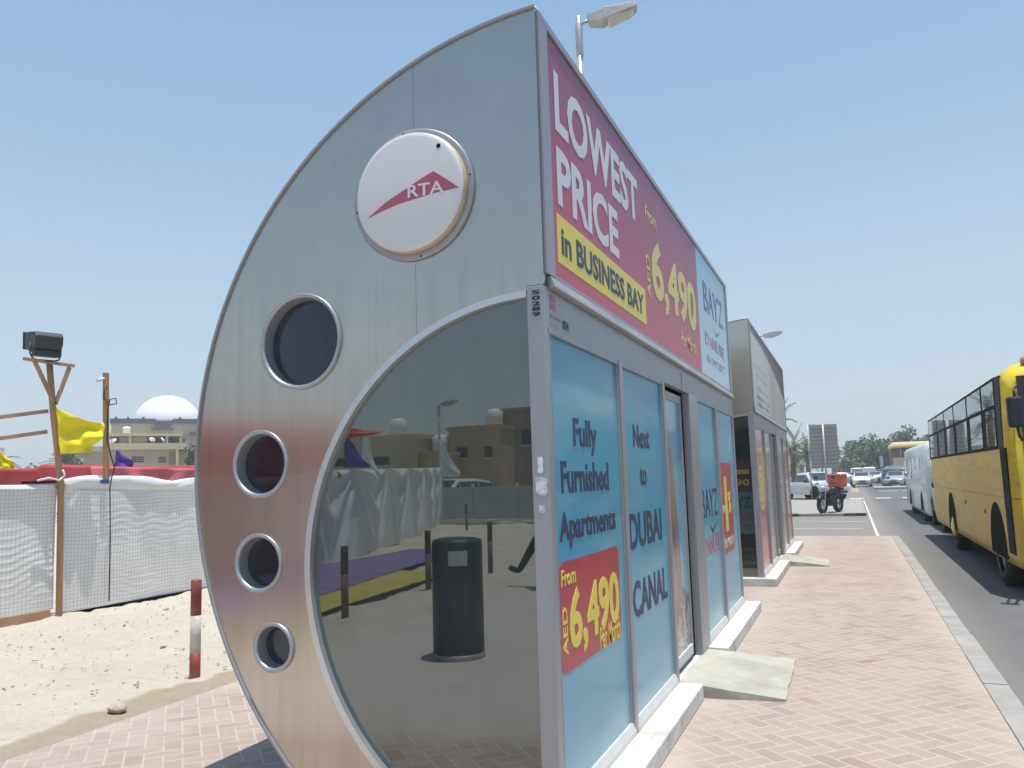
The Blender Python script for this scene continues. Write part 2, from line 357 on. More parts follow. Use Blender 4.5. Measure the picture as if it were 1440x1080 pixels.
def net_material():
    b = NB('white_netting'); g = b.coord('UV'); x, y, z = b.sep(g)
    w = b.noise(g, 1.4, 3)
    gx = b.math('ABSOLUTE', b.math('SUBTRACT', b.math('FRACT', b.math('ADD', b.math('MULTIPLY', x, 21), b.math('MULTIPLY', w, 1.4))), .5))
    gy = b.math('ABSOLUTE', b.math('SUBTRACT', b.math('FRACT', b.math('ADD', b.math('MULTIPLY', y, 21), b.math('MULTIPLY', w, 2.6))), .5))
    m = b.math('MINIMUM', gx, gy)
    base = b.noise(g, 1.1, 4)
    c = b.ramp(base, [(.35, (.68, .68, .665)), (.65, (.80, .80, .78))])
    c = b.mix(b.ramp(m, [(.05, (.5,)*3), (.13, (0,0,0))]), c, (.30, .305, .29))
    return b.fin(c, .8)
M['net'] = net_material()

def band_graphic(name, stops, horizontal=False):
    b = NB(name); g = b.coord(); x, y, z = b.sep(g)
    n1 = b.noise(b.mapping(g, (1, 1.6, 1.2)), 2.3, 5, .65)
    t = b.math('ADD', b.math('DIVIDE', z, 2.1), b.math('MULTIPLY', b.math('SUBTRACT', n1, .5), .22))
    return b.fin(b.ramp(t, stops), .3, coat=.4)

# ------------------------------------------------------------------ geometry helpers
class MB:
    def __init__(s): s.bm = bmesh.new(); s.mi = 0
    def face(s, pts):
        vs = [s.bm.verts.new(p) for p in pts]
        f = s.bm.faces.new(vs); f.material_index = s.mi; return f
    def box(s, x0, x1, y0, y1, z0, z1):
        v = [s.bm.verts.new((x, y, z)) for z in (z0, z1) for y in (y0, y1) for x in (x0, x1)]
        for q in ((0,2,3,1), (4,5,7,6), (0,1,5,4), (2,6,7,3), (0,4,6,2), (1,3,7,5)):
            f = s.bm.faces.new([v[k] for k in q]); f.material_index = s.mi
        return s
    def cyl(s, p0, p1, r0, r1=None, seg=14, caps=True):
        r1 = r0 if r1 is None else r1
        p0, p1 = Vector(p0), Vector(p1); d = (p1-p0).normalized()
        a = d.orthogonal().normalized(); b = d.cross(a)
        rings = []
        for p, r in ((p0, r0), (p1, r1)):
            rings.append([s.bm.verts.new(p + a*r*math.cos(2*PI*k/seg) + b*r*math.sin(2*PI*k/seg)) for k in range(seg)])
        for k in range(seg):
            f = s.bm.faces.new((rings[0][k], rings[0][(k+1) % seg], rings[1][(k+1) % seg], rings[1][k])); f.material_index = s.mi; f.smooth = True
        if caps:
            for rg in (rings[0][::-1], rings[1]):
                f = s.bm.faces.new(rg); f.material_index = s.mi
        return s
    def tube(s, pts, r, seg=8):
        pts = [Vector(p) for p in pts]; rings = []; a = None
        for i, p in enumerate(pts):
            d = (pts[min(i+1, len(pts)-1)] - pts[max(i-1, 0)]).normalized()
            a = d.orthogonal().normalized() if a is None else (a - d*a.dot(d)).normalized()
            b = d.cross(a); rr = r[i] if isinstance(r, (list, tuple)) else r
            rings.append([s.bm.verts.new(p + a*rr*math.cos(2*PI*k/seg) + b*rr*math.sin(2*PI*k/seg)) for k in range(seg)])
        for i in range(len(rings)-1):
            for k in range(seg):
                f = s.bm.faces.new((rings[i][k], rings[i][(k+1) % seg], rings[i+1][(k+1) % seg], rings[i+1][k])); f.smooth = True; f.material_index = s.mi
        for rg in (rings[0][::-1], rings[-1]):
            f = s.bm.faces.new(rg); f.material_index = s.mi
        return s
    def lathe(s, prof, o=(0,0,0), ax='Z', seg=32, smooth=True):
        """prof: (radius, along axis) pairs"""
        o = Vector(o); rings = []
        for r, h in prof:
            rg = []
            for k in range(seg):
                c, t = r*math.cos(2*PI*k/seg), r*math.sin(2*PI*k/seg)
                p = {'Z': (c, t, h), 'Y': (c, h, t), 'X': (h, c, t)}[ax]
                rg.append(s.bm.verts.new(o + Vector(p)))
            rings.append(rg)
        for i in range(len(rings)-1):
            for k in range(seg):
                f = s.bm.faces.new((rings[i][k], rings[i][(k+1) % seg], rings[i+1][(k+1) % seg], rings[i+1][k])); f.smooth = smooth; f.material_index = s.mi
        for rg, pr in ((rings[0], prof[0]), (rings[-1], prof[-1])):
            if pr[0] > 1e-4:
                f = s.bm.faces.new(rg); f.material_index = s.mi
        return s
    def prism(s, poly, d, plane='xz', at=0.0):
        """polygon in a plane, extruded by d along the plane normal"""
        def P(u, v, w): return {'xz': (u, w, v), 'yz': (w, u, v), 'xy': (u, v, w)}[plane]
        a = [s.bm.verts.new(P(u, v, at)) for u, v in poly]; b = [s.bm.verts.new(P(u, v, at+d)) for u, v in poly]
        for f in (s.bm.faces.new(a), s.bm.faces.new(b[::-1])): f.material_index = s.mi
        n = len(poly)
        for k in range(n):
            f = s.bm.faces.new((a[k], b[k], b[(k+1) % n], a[(k+1) % n])); f.material_index = s.mi
        return s
    def grid(s, fn, nu, nv, smooth=True, uv=None):
        L = s.bm.loops.layers.uv.verify() if uv else None
        v = [[s.bm.verts.new(fn(i/nu, j/nv)) for i in range(nu+1)] for j in range(nv+1)]
        for j in range(nv):
            for i in range(nu):
                f = s.bm.faces.new((v[j][i], v[j][i+1], v[j+1][i+1], v[j+1][i])); f.smooth = smooth; f.material_index = s.mi
                if uv:
                    for lp, (a, b) in zip(f.loops, ((i, j), (i+1, j), (i+1, j+1), (i, j+1))): lp[L].uv = uv(a/nu, b/nv)
        return s

def obj(name, mb, mats, parent=None, bevel=0, loc=None, solid=0, fix=True):
    bm = mb.bm if isinstance(mb, MB) else mb
    if fix: bmesh.ops.recalc_face_normals(bm, faces=bm.faces[:])
    me = bpy.data.meshes.new(name); bm.to_mesh(me); bm.free()
    for m in (mats if isinstance(mats, (list, tuple)) else [mats]): me.materials.append(m)
    o = bpy.data.objects.new(name, me); C.objects.link(o)
    if parent: o.parent = parent
    if loc: o.location = loc
    if bevel:
        md = o.modifiers.new('bevel', 'BEVEL'); md.width = bevel; md.segments = 2; md.limit_method = 'ANGLE'; md.angle_limit = R(40)
    if solid:
        md = o.modifiers.new('solid', 'SOLIDIFY'); md.thickness = solid; md.offset = 0
    return o

def tag(o, label, cat, group=None, kind=None):
    if label: o['label'] = label
    if cat: o['category'] = cat
    if group: o['group'] = group
    if kind: o['kind'] = kind
    return o
def thing(name, label, cat, loc=(0,0,0), rz=0, group=None):
    o = bpy.data.objects.new(name, None); C.objects.link(o); o.location = loc; o.rotation_euler = (0, 0, rz); o.empty_display_size = .2
    return tag(o, label, cat, group)
def struct(o): o['kind'] = 'structure'; return o
def copy_tree(o, parent=None):
    c = o.copy(); C.objects.link(c)
    if parent: c.parent = parent
    for ch in list(o.children): copy_tree(ch, c)
    return c

def text_mesh(s, bold=.0):
    cu = bpy.data.curves.new('lettering', 'FONT'); cu.body = s; cu.size = 1; cu.offset = bold; cu.resolution_u = 3
    o = bpy.data.objects.new('lettering', cu); C.objects.link(o)
    dg = bpy.context.evaluated_depsgraph_get()
    me = bpy.data.meshes.new_from_object(o.evaluated_get(dg)); bpy.data.objects.remove(o); bpy.data.curves.remove(cu)
    return me
def lettering(name, s, box, place, mat, parent, bold=.02, rot90=False, thick=.0015):
    """fit the writing s into box (u0,u1,v0,v1); place(u,v,w) gives the point w in front of the surface"""
    me = text_mesh(s, bold)
    xs = [v.co.x for v in me.vertices]; ys = [v.co.y for v in me.vertices]
    x0, x1, y0, y1 = min(xs), max(xs), min(ys), max(ys)
    bm = bmesh.new(); bm.from_mesh(me); bpy.data.meshes.remove(me)
    geo = bmesh.ops.extrude_face_region(bm, geom=bm.faces[:])
    for f in bm.faces: f.smooth = False
    top = {v for v in geo['geom'] if isinstance(v, bmesh.types.BMVert)}
    u0, u1, v0, v1 = box
    for v in bm.verts:
        a = (v.co.x-x0)/(x1-x0); b = (v.co.y-y0)/(y1-y0)
        if rot90: a, b = 1-b, a
        v.co = place(u0+(u1-u0)*a, v0+(v1-v0)*b, thick if v in top else 0)
    return obj(name, bm, mat, parent)

def plate(name, loops, thick, mat, parent, y=0.0, uv=True):
    """flat plate in the xz plane with holes; loops[0] is the outline; occupies y..y+thick"""
    cu = bpy.data.curves.new(name, 'CURVE'); cu.dimensions = '2D'; cu.fill_mode = 'BOTH'; cu.extrude = thick/2
    for lp in loops:
        sp = cu.splines.new('POLY'); sp.points.add(len(lp)-1); sp.use_cyclic_u = True
        for p, (a, b) in zip(sp.points, lp): p.co = (a, b, 0, 1)
    o = bpy.data.objects.new(name, cu); C.objects.link(o)
    dg = bpy.context.evaluated_depsgraph_get()
    me = bpy.data.meshes.new_from_object(o.evaluated_get(dg)); bpy.data.objects.remove(o); bpy.data.curves.remove(cu)
    bm = bmesh.new(); bm.from_mesh(me); bpy.data.meshes.remove(me)
    bmesh.ops.remove_doubles(bm, verts=bm.verts[:], dist=1e-5)
    L = bm.loops.layers.uv.verify(); L2 = bm.loops.layers.uv[0]
    for v in bm.verts: v.co = Vector((v.co.x, y+thick/2-v.co.z, v.co.y))
    for f in bm.faces:
        f.smooth = False
        for lp in f.loops: lp[L].uv = (lp.vert.co.x, lp.vert.co.z)
    ob = obj(name, bm, mat, parent)
    ob.data.uv_layers[0].name = 'UVMap'
    return ob
def arc(cx, cz, r, a0, a1, n):
    return [(cx+r*math.cos(a0+(a1-a0)*k/n), cz+r*math.sin(a0+(a1-a0)*k/n)) for k in range(n+1)]

# ================================================================== SETTING
def sheet(name, x0, x1, y0, y1, z, mat):
    b = MB(); b.face([(x0, y0, z), (x1, y0, z), (x1, y1, z), (x0, y1, z)]); return struct(obj(name, b, mat, fix=False))
sheet('ground', -400, 400, -400, 400, -.13, M['sand'])
# uneven sand of the vacant lot
def sand_fn(u, v):
    x = -14 + (14-3.2)*u; y = -30 + 57*v
    d = -3.2 - x
    h = .05*noise.noise((x*.5, y*.5, 1)) + .03*noise.noise((x*1.9, y*1.9, 3)) + .022*noise.noise((x*5, y*5, 5))
    fp = noise.noise((x*4.2, y*4.2, 11)); h -= .045*max(0, fp-.22)**.7*min(1, max(0, (d-.9)/.6)) + .0
    h += .016*noise.noise((x*10, y*10, 8))
    k = min(1, d/.6)
    return (x, y, -.004 + max(-.02, h*k + .02*k))
b = MB(); b.grid(sand_fn, 190, 900); lot = struct(obj('sand_lot', b, M['sand'], fix=False))
b = MB(); b.box(-60, -13.9, -60, 27, -.1, -.005); struct(obj('outer_lot', b, M['sand']))
# pavement
b = MB(); b.box(-3.23, 1.85, -40, 16.7, -.12, 0.0); struct(obj('pavement', b, M['pave']))
# kerb, in lengths with open joints
b = MB(); y = -40.0
while y < 16.7:
    y1 = min(y + .9, 16.7); dx = rnd.uniform(-.006, .006); b.box(1.85+.002, 2.0+dx, y+.004, y1-.004, -.12, .006+rnd.uniform(-.004, .004)); y = y1
struct(obj('kerb', b, M['kerb'], bevel=.012))
sheet('road', 1.6, 26, -60, 400, -.085, M['asphalt'])
sheet('side_road', -40, 1.6, 16.6, 27, -.081, M['asphalt'])
sheet('cross_street', -60, 40, 43.2, 62, -.077, M['asphalt'])
b = MB(); b.box(-40, 1.5, 27.15, 43, -.12, .0); struct(obj('far_pavement', b, M['kerb']))
b = MB(); b.box(-60, -2.5, 62, 400, -.12, -.03); struct(obj('far_verge', b, M['sand']))
# edge kerb of the side road, black and white lengths
for k in range(12):
    x0 = 1.5 - (k+1)*.72; b = MB(); b.box(x0+.01, x0+.71, 27.0, 27.15, -.12, .02)
    struct(obj('kerb', b, M['kerb_dark'] if k % 3 == 0 else M['kerb'], bevel=.012))
b = MB()
for k in range(6):
    a0, a1 = PI/2*k/6, PI/2*(k+1)/6
    b.face([(1.5+.12*math.sin(a0)*1, 27.0+.0, .02)]*1) if False else None
b.bm.free()
# painted lines
def line(pts, z=-.073):
    b = MB(); b.face([(x, y, z) for x, y in pts]); return struct(obj('road_marking', b, M['white_line'], fix=False))
line([(-9, 20.0), (1.3, 20.15), (1.3, 20.32), (-9, 20.17)])
line([(-9, 23.3), (1.3, 23.45), (1.3, 23.62), (-9, 23.47)])
line([(1.56, 17), (1.63, 17), (1.63, 43), (1.56, 43)], -.071)
for k in range(5): line([(.9+k*1.35, 45.6), (1.65+k*1.35, 45.6), (1.65+k*1.35, 47.0), (.9+k*1.35, 47.0)])
for k in range(8): line([(5.4, 20+k*9), (5.52, 20+k*9), (5.52, 24+k*9), (5.4, 24+k*9)])
for k in range(3): line([(2.9+k*1.5, 62.5), (4.1+k*1.5, 62.5), (4.1+k*1.5, 63.4), (2.9+k*1.5, 63.4)])

# ================================================================== BUS SHELTERS
LS = 5.85
OX, OZ, OR = .066, 1.565, 1.96          # outer arc
IX, IZ, IR = -.051, 1.072, 1.145        # window arc
PORT = [(-1.254, 2.132, .234), (-1.488, 1.552, .1643), (-1.493, 1.082, .1395), (-1.402, .697, .1139)]
ZB = .1
def end_loops():
    a_top = math.atan2(math.sqrt(OR**2-OX**2), -OX); a_bot = PI + math.asin((OZ-ZB)/OR)
    out = arc(OX, OZ, OR, a_top, a_bot, 72)
    w0 = math.acos((-.077-IX)/IR); a1 = PI + math.asin((IZ-ZB)/IR)
    win = arc(IX, IZ, IR, w0, a1, 64)
    # outline: outer arc down, along the base, window arc back up, post
    loop = out + list(reversed(win)) + [(-.077, 2.262), (0, 2.262)]
    return out, win, loop
SIGN_Z0, SIGN_Z1 = 2.315, 3.47

def end_panel_set(root, far=False):
    out, win, loop = end_loops()
    T = .1
    y = 0.0
    holes = [arc(px, pz, pr-.022, 0, 2*PI, 40)[:-1] for px, pz, pr in PORT]
    p = plate('end_panel', [loop]+holes, .02, M['steel'], root, y)
    # bright lip that follows the outer curve
    lp = out + [(x+.011*(OX-x)/OR, z+.011*(OZ-z)/OR) for x, z in reversed(out)]
    plate('edge_trim', [lp], .035, M['alu'], root, y-.012)
    # frame round the big window
    ri = [(IX+(IR-.006)*(x-IX)/IR, IZ+(IR-.006)*(z-IZ)/IR) for x, z in win]
    wo = [(min(-.0775, IX+(IR+.024)*(x-IX)/IR), IZ+(IR+.024)*(z-IZ)/IR) for x, z in win]
    wo = [(x, max(z, ZB)) for x, z in wo]
    plate('window_frame', [wo + list(reversed(ri))], .04, M['alu_light'], p, y-.014)
    gl = [(IX+(IR+.01)*(x-IX)/IR, IZ+(IR+.01)*(z-IZ)/IR) for x, z in win]
    gl = [q for q in gl if q[0] < -.07] + [(-.07, ZB)] + [(-.07, gl[0][1])]
    g = plate('window_glass', [gl], .01, M['glass'], root, y+.016)
    # portholes
    for px, pz, pr in PORT:
        b = MB()
        b.lathe([(pr, .004), (pr, -.012), (pr-.004, -.015), (pr-.012, -.015), (pr-.019, -.008), (pr-.022, .0), (pr-.026, .056)], (px, 0, pz), 'Y', 48)
        bmesh.ops.delete(b.bm, geom=[f for f in b.bm.faces if len(f.verts) > 4], context='FACES_ONLY')
        h = obj('porthole', b, M['alu_rim'], root)
        b = MB(); b.lathe([(pr-.018, .052), (pr-.018, .058)], (px, 0, pz), 'Y', 40)
        obj('pane', b, M['glass_port'], h)
    # round emblem
    dx, dz = -.622, 2.756
    b = MB(); b.lathe([(.312, .002), (.312, -.012), (.306, -.016), (.285, -.016)], (dx, 0, dz), 'Y', 64)
    em = obj('emblem', b, M['alu'], root)
    b = MB(); b.lathe([(.283, -.004), (.283, -.035), (.279, -.045)], (dx+.002, 0, dz), 'Y', 64)
    obj('yellowed_rim', b, M['disc_rim'], em)
    b = MB(); b.lathe([(.2795, -.0448), (.277, -.052), (.268, -.058), (.255, -.0605), (0.0, -.0608)], (dx+.002, 0, dz), 'Y', 64)
    obj('disc', b, M['disc_white'], em)
    lg = [(-.835, 2.659), (-.733, 2.722), (-.615, 2.773), (-.541, 2.805), (-.485, 2.826), (-.422, 2.778), (-.36, 2.729), (-.479, 2.724), (-.575, 2.714), (-.674, 2.701), (-.758, 2.681)]
    b = MB(); b.prism(lg, -.0015, 'xz', -.0609); obj('logo', b, M['logo_red'], em)
    lettering('logo_lettering', 'RTA', (-.618, -.435, 2.722, 2.780), lambda u, v, w: Vector((u, -.0625-w, v + (u+.618)*-.02)), M['white_print'], em, .012)
    b = MB(); b.prism(arc(-.458, 2.94, .011, 0, 2*PI, 10)[:-1], -.001, 'xz', -.0609); obj('chip', b, M['gap'], em)
    for k in range(4):
        a = R(8+90*k); b = MB(); b.lathe([(.0045, -.0155), (.0045, -.018), (0.0, -.019)], (dx+.300*math.cos(a), 0, dz+.300*math.sin(a)), 'Y', 8)
        obj('screw', b, M['gap'], em)
    return p

def shelter(y0, label, variant):
    root = thing('bus_shelter', label, 'bus shelter', (0, y0, 0), 0, 'bus shelters along the pavement')
    out, win, loop = end_loops()
    # curved back shell
    n0 = len(out)
    b = MB(); b.grid(lambda u, v: (out[int(round(u*(n0-1)))][0], .021+(LS-.042)*v, out[int(round(u*(n0-1)))][1]), n0-1, 6)
    obj('roof_shell', b, M['alu_dull'], root, solid=.02)
    b = MB(); b.box(-.12, -.062, .0225, LS-.0225, 3.485, 3.512); obj('roof_edge', b, M['alu_dull'], root)
    end_panel_set(root)
    if variant == 0:
        # far end: plain panel and dark glass
        pf = plate('end_panel', [loop], .02, M['steel'], root, LS-.02)
        gl = [q for q in win if q[0] < -.07] + [(-.07, ZB)]
        plate('window_glass', [gl], .01, M['glass'], root, LS-.018)
    else:
        plate('end_panel', [loop], .02, M['steel'], root, LS-.02)
        gl = [q for q in win if q[0] < -.07] + [(-.07, ZB)]
        plate('window_glass', [gl], .01, M['glass'], root, LS-.018)
    # corner posts
    for q, yy in enumerate((0.0, LS-.055)):
        b = MB(); b.box(-.077, 0.0, yy-(.008 if q == 0 else 0), yy+.055+(.008 if q else 0), ZB, 2.258)
        post = obj('corner_post', b, M['alu'], root, bevel=.004)
        if q == 0 and variant == 0:
            for ch, z0 in zip('S0289', (2.219, 2.194, 2.170, 2.147, 2.124)):
                lettering('number', ch, (-.053, -.016, z0, z0+.0185), lambda u, v, w: Vector((u, -.0085-w, v)), M['text_black'], post, .03)
            for (x0, x1, z0, z1) in ((-.052, -.026, 1.46, 1.535), (-.066, -.010, 1.37, 1.45), (-.052, -.024, 1.30, 1.335)):
                b = MB(); rr = random.Random(int(z0*100)); cx, cz, rx, rz_ = (x0+x1)/2, (z0+z1)/2, (x1-x0)/2, (z1-z0)/2
                poly = []
                for k in range(22):
                    a = 2*PI*k/22; s_ = min(1/max(abs(math.cos(a)), 1e-3), 1/max(abs(math.sin(a)), 1e-3)) * rr.uniform(.78, 1.0)
                    poly.append((cx+rx*math.cos(a)*s_, cz+rz_*math.sin(a)*s_))
                b.prism(poly, -.0008, 'xz', -.0085); obj('sticker', b, M['white_sticker'], post)
    # plinth
    b = MB(); b.box(-1.25, .163, -.11 if variant else -.05, 2.30, 0.0, ZB); b.box(-1.25, -.006, 2.305, 3.45, 0.0, ZB-.012); b.box(-1.25, .163, 3.455, LS+.06, 0.0, ZB)
    obj('plinth', b, M['plinth'], root, bevel=.008)
    # interior floor and dark core wall that keeps the shelter closed
    b = MB(); b.box(-1.1, -.05, .05, LS-.05, ZB+.002, ZB+.02); obj('floor', b, M['alu_dull'], root)
    # header above the windows and gutter below the sign
    b = MB(); b.box(-.05, -.004, .056, LS-.056, 2.085, SIGN_Z0-.006)
    b.mi = 1; b.box(-.003, .000, 3.0, 3.006, 2.09, 2.23)
    fas = obj('header_panel', b, [M['alu'], M['alu_dull']], root)
    b = MB(); b.prism([(-.003, 2.312), (.014, 2.312), (.026, 2.252), (.020, 2.246), (-.003, 2.27)], 0, 'xz') if False else None
    for ya, yb in ((.06, 2.92), (2.925, LS-.01)):
        b.prism([(-.003, 2.309), (.012, 2.309), (.03, 2.262), (.027, 2.256), (-.003, 2.256)], yb-ya, 'xz', ya)
    obj('gutter', b, M['alu_dull'], root, bevel=.002)
    # sign board
    b = MB()
    b.box(-.06, .012, .0215, LS-.0215, 3.478, 3.515); b.box(-.06, .012, .0215, .125, SIGN_Z0-.002, 3.477); b.box(-.06, .012, LS-.11, LS-.0215, SIGN_Z0-.002, 3.477)
    b.box(-.06, .004, .126, LS-.111, SIGN_Z0-.002, 2.335)
    sign = obj('sign_board', b, M['alu'], root, bevel=.003)
    P = lambda u, v, w: Vector((.003+w, u, v))
    if variant == 0:
        b = MB(); b.box(-.03, .002, .126, 3.96, 2.336, 3.477); obj('advert_face', b, M['purple_print'], sign)
        b = MB(); b.box(-.03, .002, 3.961, LS-.111, 2.336, 3.477); obj('advert_face', b, M['pale_print'], sign)
        T = lambda s, bx, m, bold=.02, **k: lettering('lettering', s, bx, P, M[m], sign, bold, **k)
        T('LOWEST', (.215, 1.80, 3.035, 3.335), 'white_print', .03)
        T('PRICE', (.215, 1.27, 2.68, 2.965), 'white_print', .03)
        b = MB(); b.box(.002, .0035, .19, 1.89, 2.405, 2.635); obj('yellow_strip', b, M['yellow_print'], sign)
        lettering('lettering', 'in BUSINESS BAY', (.245, 1.82, 2.452, 2.585), lambda u, v, w: Vector((.004+w, u, v)), M['navy_print'], sign, .022)
        T('From', (2.0, 2.33, 3.155, 3.245), 'pale_yellow_print', .012)
        T('AED', (1.965, 2.055, 2.60, 2.90), 'pale_yellow_print', .012, rot90=True)
        T('6,490', (2.12, 3.80, 2.575, 3.07), 'pale_yellow_print', .03)
        T('Per Month', (3.05, 3.73, 2.452, 2.56), 'pale_yellow_print', .004)
        T('BAYZ', (4.27, 5.45, 2.955, 3.235), 'grey_navy_print', .0)
        T('DANUBE', (4.24, 5.42, 2.63, 2.75), 'pale_red', .0)
        T('04 399 5577', (4.27, 5.42, 2.47, 2.545), 'pale_grey', .0)
        b = MB(); b.prism([(4.75, 2.86), (4.9, 2.82), (5.25, 2.89), (4.93, 2.795)], .001, 'yz', .002); obj('tick', b, M['grey_navy_print'], sign)
    else:
        bb = NB('washed_out_poster'); g = bb.coord(); x, y, z = bb.sep(g)
        zb_ = bb.math('SUBTRACT', 3.36, bb.math('MULTIPLY', bb.math('MULTIPLY', y, y), .016))
        w_ = bb.noise(g, 1.1, 3)
        ab = bb.math('MULTIPLY', bb.math('SUBTRACT', z, zb_), 14, True)
        lf = bb.math('MULTIPLY', bb.math('SUBTRACT', 2.75, y), 8, True)
        body = bb.mix(lf, bb.ramp(w_, [(.3, (.50, .46, .44)), (.7, (.58, .54, .515))]), bb.ramp(w_, [(.3, (.60, .60, .59)), (.7, (.68, .67, .66))]))
        c = bb.mix(ab, body, bb.ramp(bb.math('DIVIDE', y, 6), [(.2, (.26, .28, .33)), (.5, (.24, .20, .23)), (1, (.17, .12, .13))]))
        bb.fin(c, .6, spec=.1)
        b = MB(); b.box(-.03, .002, .126, LS-.111, 2.336, 3.477); obj('advert_face', b, bb.m, sign)
        T = lambda s, bx, m, bold=.02, **k: lettering('lettering', s, bx, lambda u, v, w: Vector((.003+w, u, v)), M[m], sign, bold, **k)
        for (y0_, y1_, z0_) in ((.5, 2.5, 2.95), (.7, 2.2, 2.82), (.5, 2.45, 2.63), (.55, 2.5, 2.5), (.6, 2.3, 2.40)):
            b = MB(); n_ = 7
            for q in range(n_):
                a = y0_+(y1_-y0_)*q/n_; e = a+(y1_-y0_)/n_*rnd.uniform(.45, .8); h = rnd.uniform(.03, .075)
                b.prism([(a, z0_), (a+.3*(e-a), z0_-h*.3), (e, z0_+.01), (e, z0_+h*.5), (a+.6*(e-a), z0_+h*.35), (a+.1*(e-a), z0_+h)], .001, 'yz', .0029)
            obj('faded_script', b, M['pale_grey'] if z0_ > 2.6 else M['grey_navy_print'], sign)
    # window bays ------------------------------------------------------------
    bays = [(.065, 1.125), (1.225, 2.235), (3.60, 4.54), (4.66, 5.775)]
    gz0, gz1 = .165, 2.055
    seeds = (1.3, 5.2, 8.8, 3.7)
    if variant == 0:
        gm = [sky_vinyl('sky_vinyl', s_) for s_ in seeds]
    else:
        gm = [band_graphic('red_yellow_poster', [(.1, (.38, .05, .08)), (.44, (.42, .06, .09)), (.5, (.55, .42, .12)), (.78, (.58, .45, .14)), (.84, (.35, .05, .07)), (.98, (.30, .05, .07))]),
              band_graphic('street_poster', [(.1, (.2, .24, .17)), (.3, (.25, .27, .22)), (.42, (.22, .34, .46)), (.55, (.36, .29, .26)), (.8, (.38, .32, .30)), (.98, (.25, .27, .31))]),
              band_graphic('pale_poster', [(.1, (.33, .32, .32)), (.5, (.42, .36, .33)), (.9, (.3, .3, .32))]),
              band_graphic('red_poster', [(.1, (.40, .06, .09)), (.5, (.55, .34, .14)), (.7, (.40, .07, .10)), (.98, (.33, .06, .08))])]
    panes = []
    for (a, e), m in zip(bays, gm):
        b = MB(); b.box(-.022, -.012, a-.004, e+.004, gz0-.004, gz1+.004)
        pn = obj('window_panel', b, m, root); panes.append(pn)
        b = MB(); b.box(-.04, .004, a-.03, e+.03, gz1, gz1+.028); b.box(-.04, -.002, a-.018, a-.001, gz0, gz1); b.box(-.04, -.002, e+.001, e+.018, gz0, gz1)
        obj('frame', b, M['alu'], pn, bevel=.002)
        b = MB(); b.prism([(-.04, ZB), (.012, ZB), (.012, ZB+.022), (-.004, gz0-.001), (-.04, gz0-.001)], e-a+.06, 'xz', a-.03)
        obj('sill', b, M['sill'], pn, bevel=.002)
    for ya, yb in ((1.144, 1.206), (2.254, 2.31), (4.559, 4.641), (3.12, 3.58)):
        if ya == 3.12: continue
        b = MB(); b.box(-.05, .010, ya, yb, ZB, 2.083); obj('mullion', b, M['alu'], root, bevel=.003)
    b = MB(); b.box(-.045, .0, .002+.054, .063, ZB, 2.083); obj('mullion', b, M['alu_dull'], root)
    # sliding door and its pocket panel
    b = MB(); b.box(-.05, .012, 3.20, 3.56, ZB-.01, 2.083)
    obj('pocket_panel', b, M['alu'], root, bevel=.004)
    b = MB(); b.box(-.08, -.045, 3.125, 3.20, ZB, 2.083); obj('door_gap', b, M['gap'], root)
    if variant == 0:
        bb = NB('tower_poster'); g = bb.coord(); x, y, z = bb.sep(g)
        n1 = bb.noise(bb.mapping(g, (1, 6, .8)), 3, 5, .6); n2 = bb.noise(g, 9, 5, .7)
        skyc = bb.ramp(bb.math('DIVIDE', z, 2.1), [(.0, (.42, .5, .52)), (.35, (.2, .45, .55)), (.95, (.05, .27, .42))])
        tow = bb.ramp(n1, [(.3, (.15, .085, .085)), (.6, (.28, .175, .16)), (.8, (.36, .26, .22))])
        slope = bb.math('ADD', bb.math('MULTIPLY', bb.math('SUBTRACT', y, 2.40), 1.25), z)
        ins = bb.math('MULTIPLY', bb.math('LESS_THAN', y, bb.math('SUBTRACT', 2.74, bb.math('MULTIPLY', bb.math('SUBTRACT', 1.4, z), -.16))), bb.math('LESS_THAN', slope, 1.95))
        c = bb.mix(ins, skyc, tow)
        low = bb.math('LESS_THAN', bb.math('ADD', z, bb.math('MULTIPLY', bb.math('SUBTRACT', n2, .5), .9)), .55)
        town = bb.ramp(n2, [(.35, (.10, .09, .10)), (.5, (.36, .33, .33)), (.65, (.5, .47, .45))], 'CONSTANT')
        c = bb.mix(low, c, town)
        bb.fin(c, .28, coat=.5); dm = bb.m
    else: dm = gm[2]
    b = MB(); b.box(-.055, -.047, 2.395, 3.06, .20, 1.985); door = obj('sliding_door', b, dm, root)
    b = MB(); b.box(-.065, -.04, 2.33, 2.394, ZB+.015, 2.05); b.box(-.065, -.04, 3.061, 3.115, ZB+.015, 2.05); b.box(-.065, -.04, 2.395, 3.06, 1.986, 2.05)
    obj('door_frame', b, M['alu'], door, bevel=.003)
    b = MB(); b.box(-.065, -.034, 2.395, 3.06, ZB+.03, .199); obj('kick_rail', b, M['sill'], door, bevel=.004)
    b = MB(); b.box(-.2, -.19, .06, LS-.06, ZB+.02, 2.2); obj('inner_screen', b, M['gap'], root)
    G = lambda u, v, w: Vector((-.0115+w, u, v))
    if variant == 0:
        def T(pn, s, bx, m, bold=.02, **k): return lettering('lettering', s, bx, G, M[m], panes[pn], bold, **k)
        T(0, 'Fully', (.355, .72, 1.545, 1.715), 'navy_print', .026); T(0, 'Furnished', (.165, .905, 1.375, 1.515), 'navy_print', .026); T(0, 'Apartments', (.12, 1.0, 1.135, 1.295), 'navy_print', .026)
        # red price patch with rounded corners
        rp = []
        for cx, cz, a0 in ((.98, 1.04, 0), (.14, 1.04, 90), (.14, .675, 180), (.98, .675, 270)):
            rp += arc(cx, cz, .045, R(a0), R(a0+90), 6)
        b = MB(); b.prism(rp, .0012, 'yz', -.0115); obj('price_patch', b, M['red_print'], panes[0])
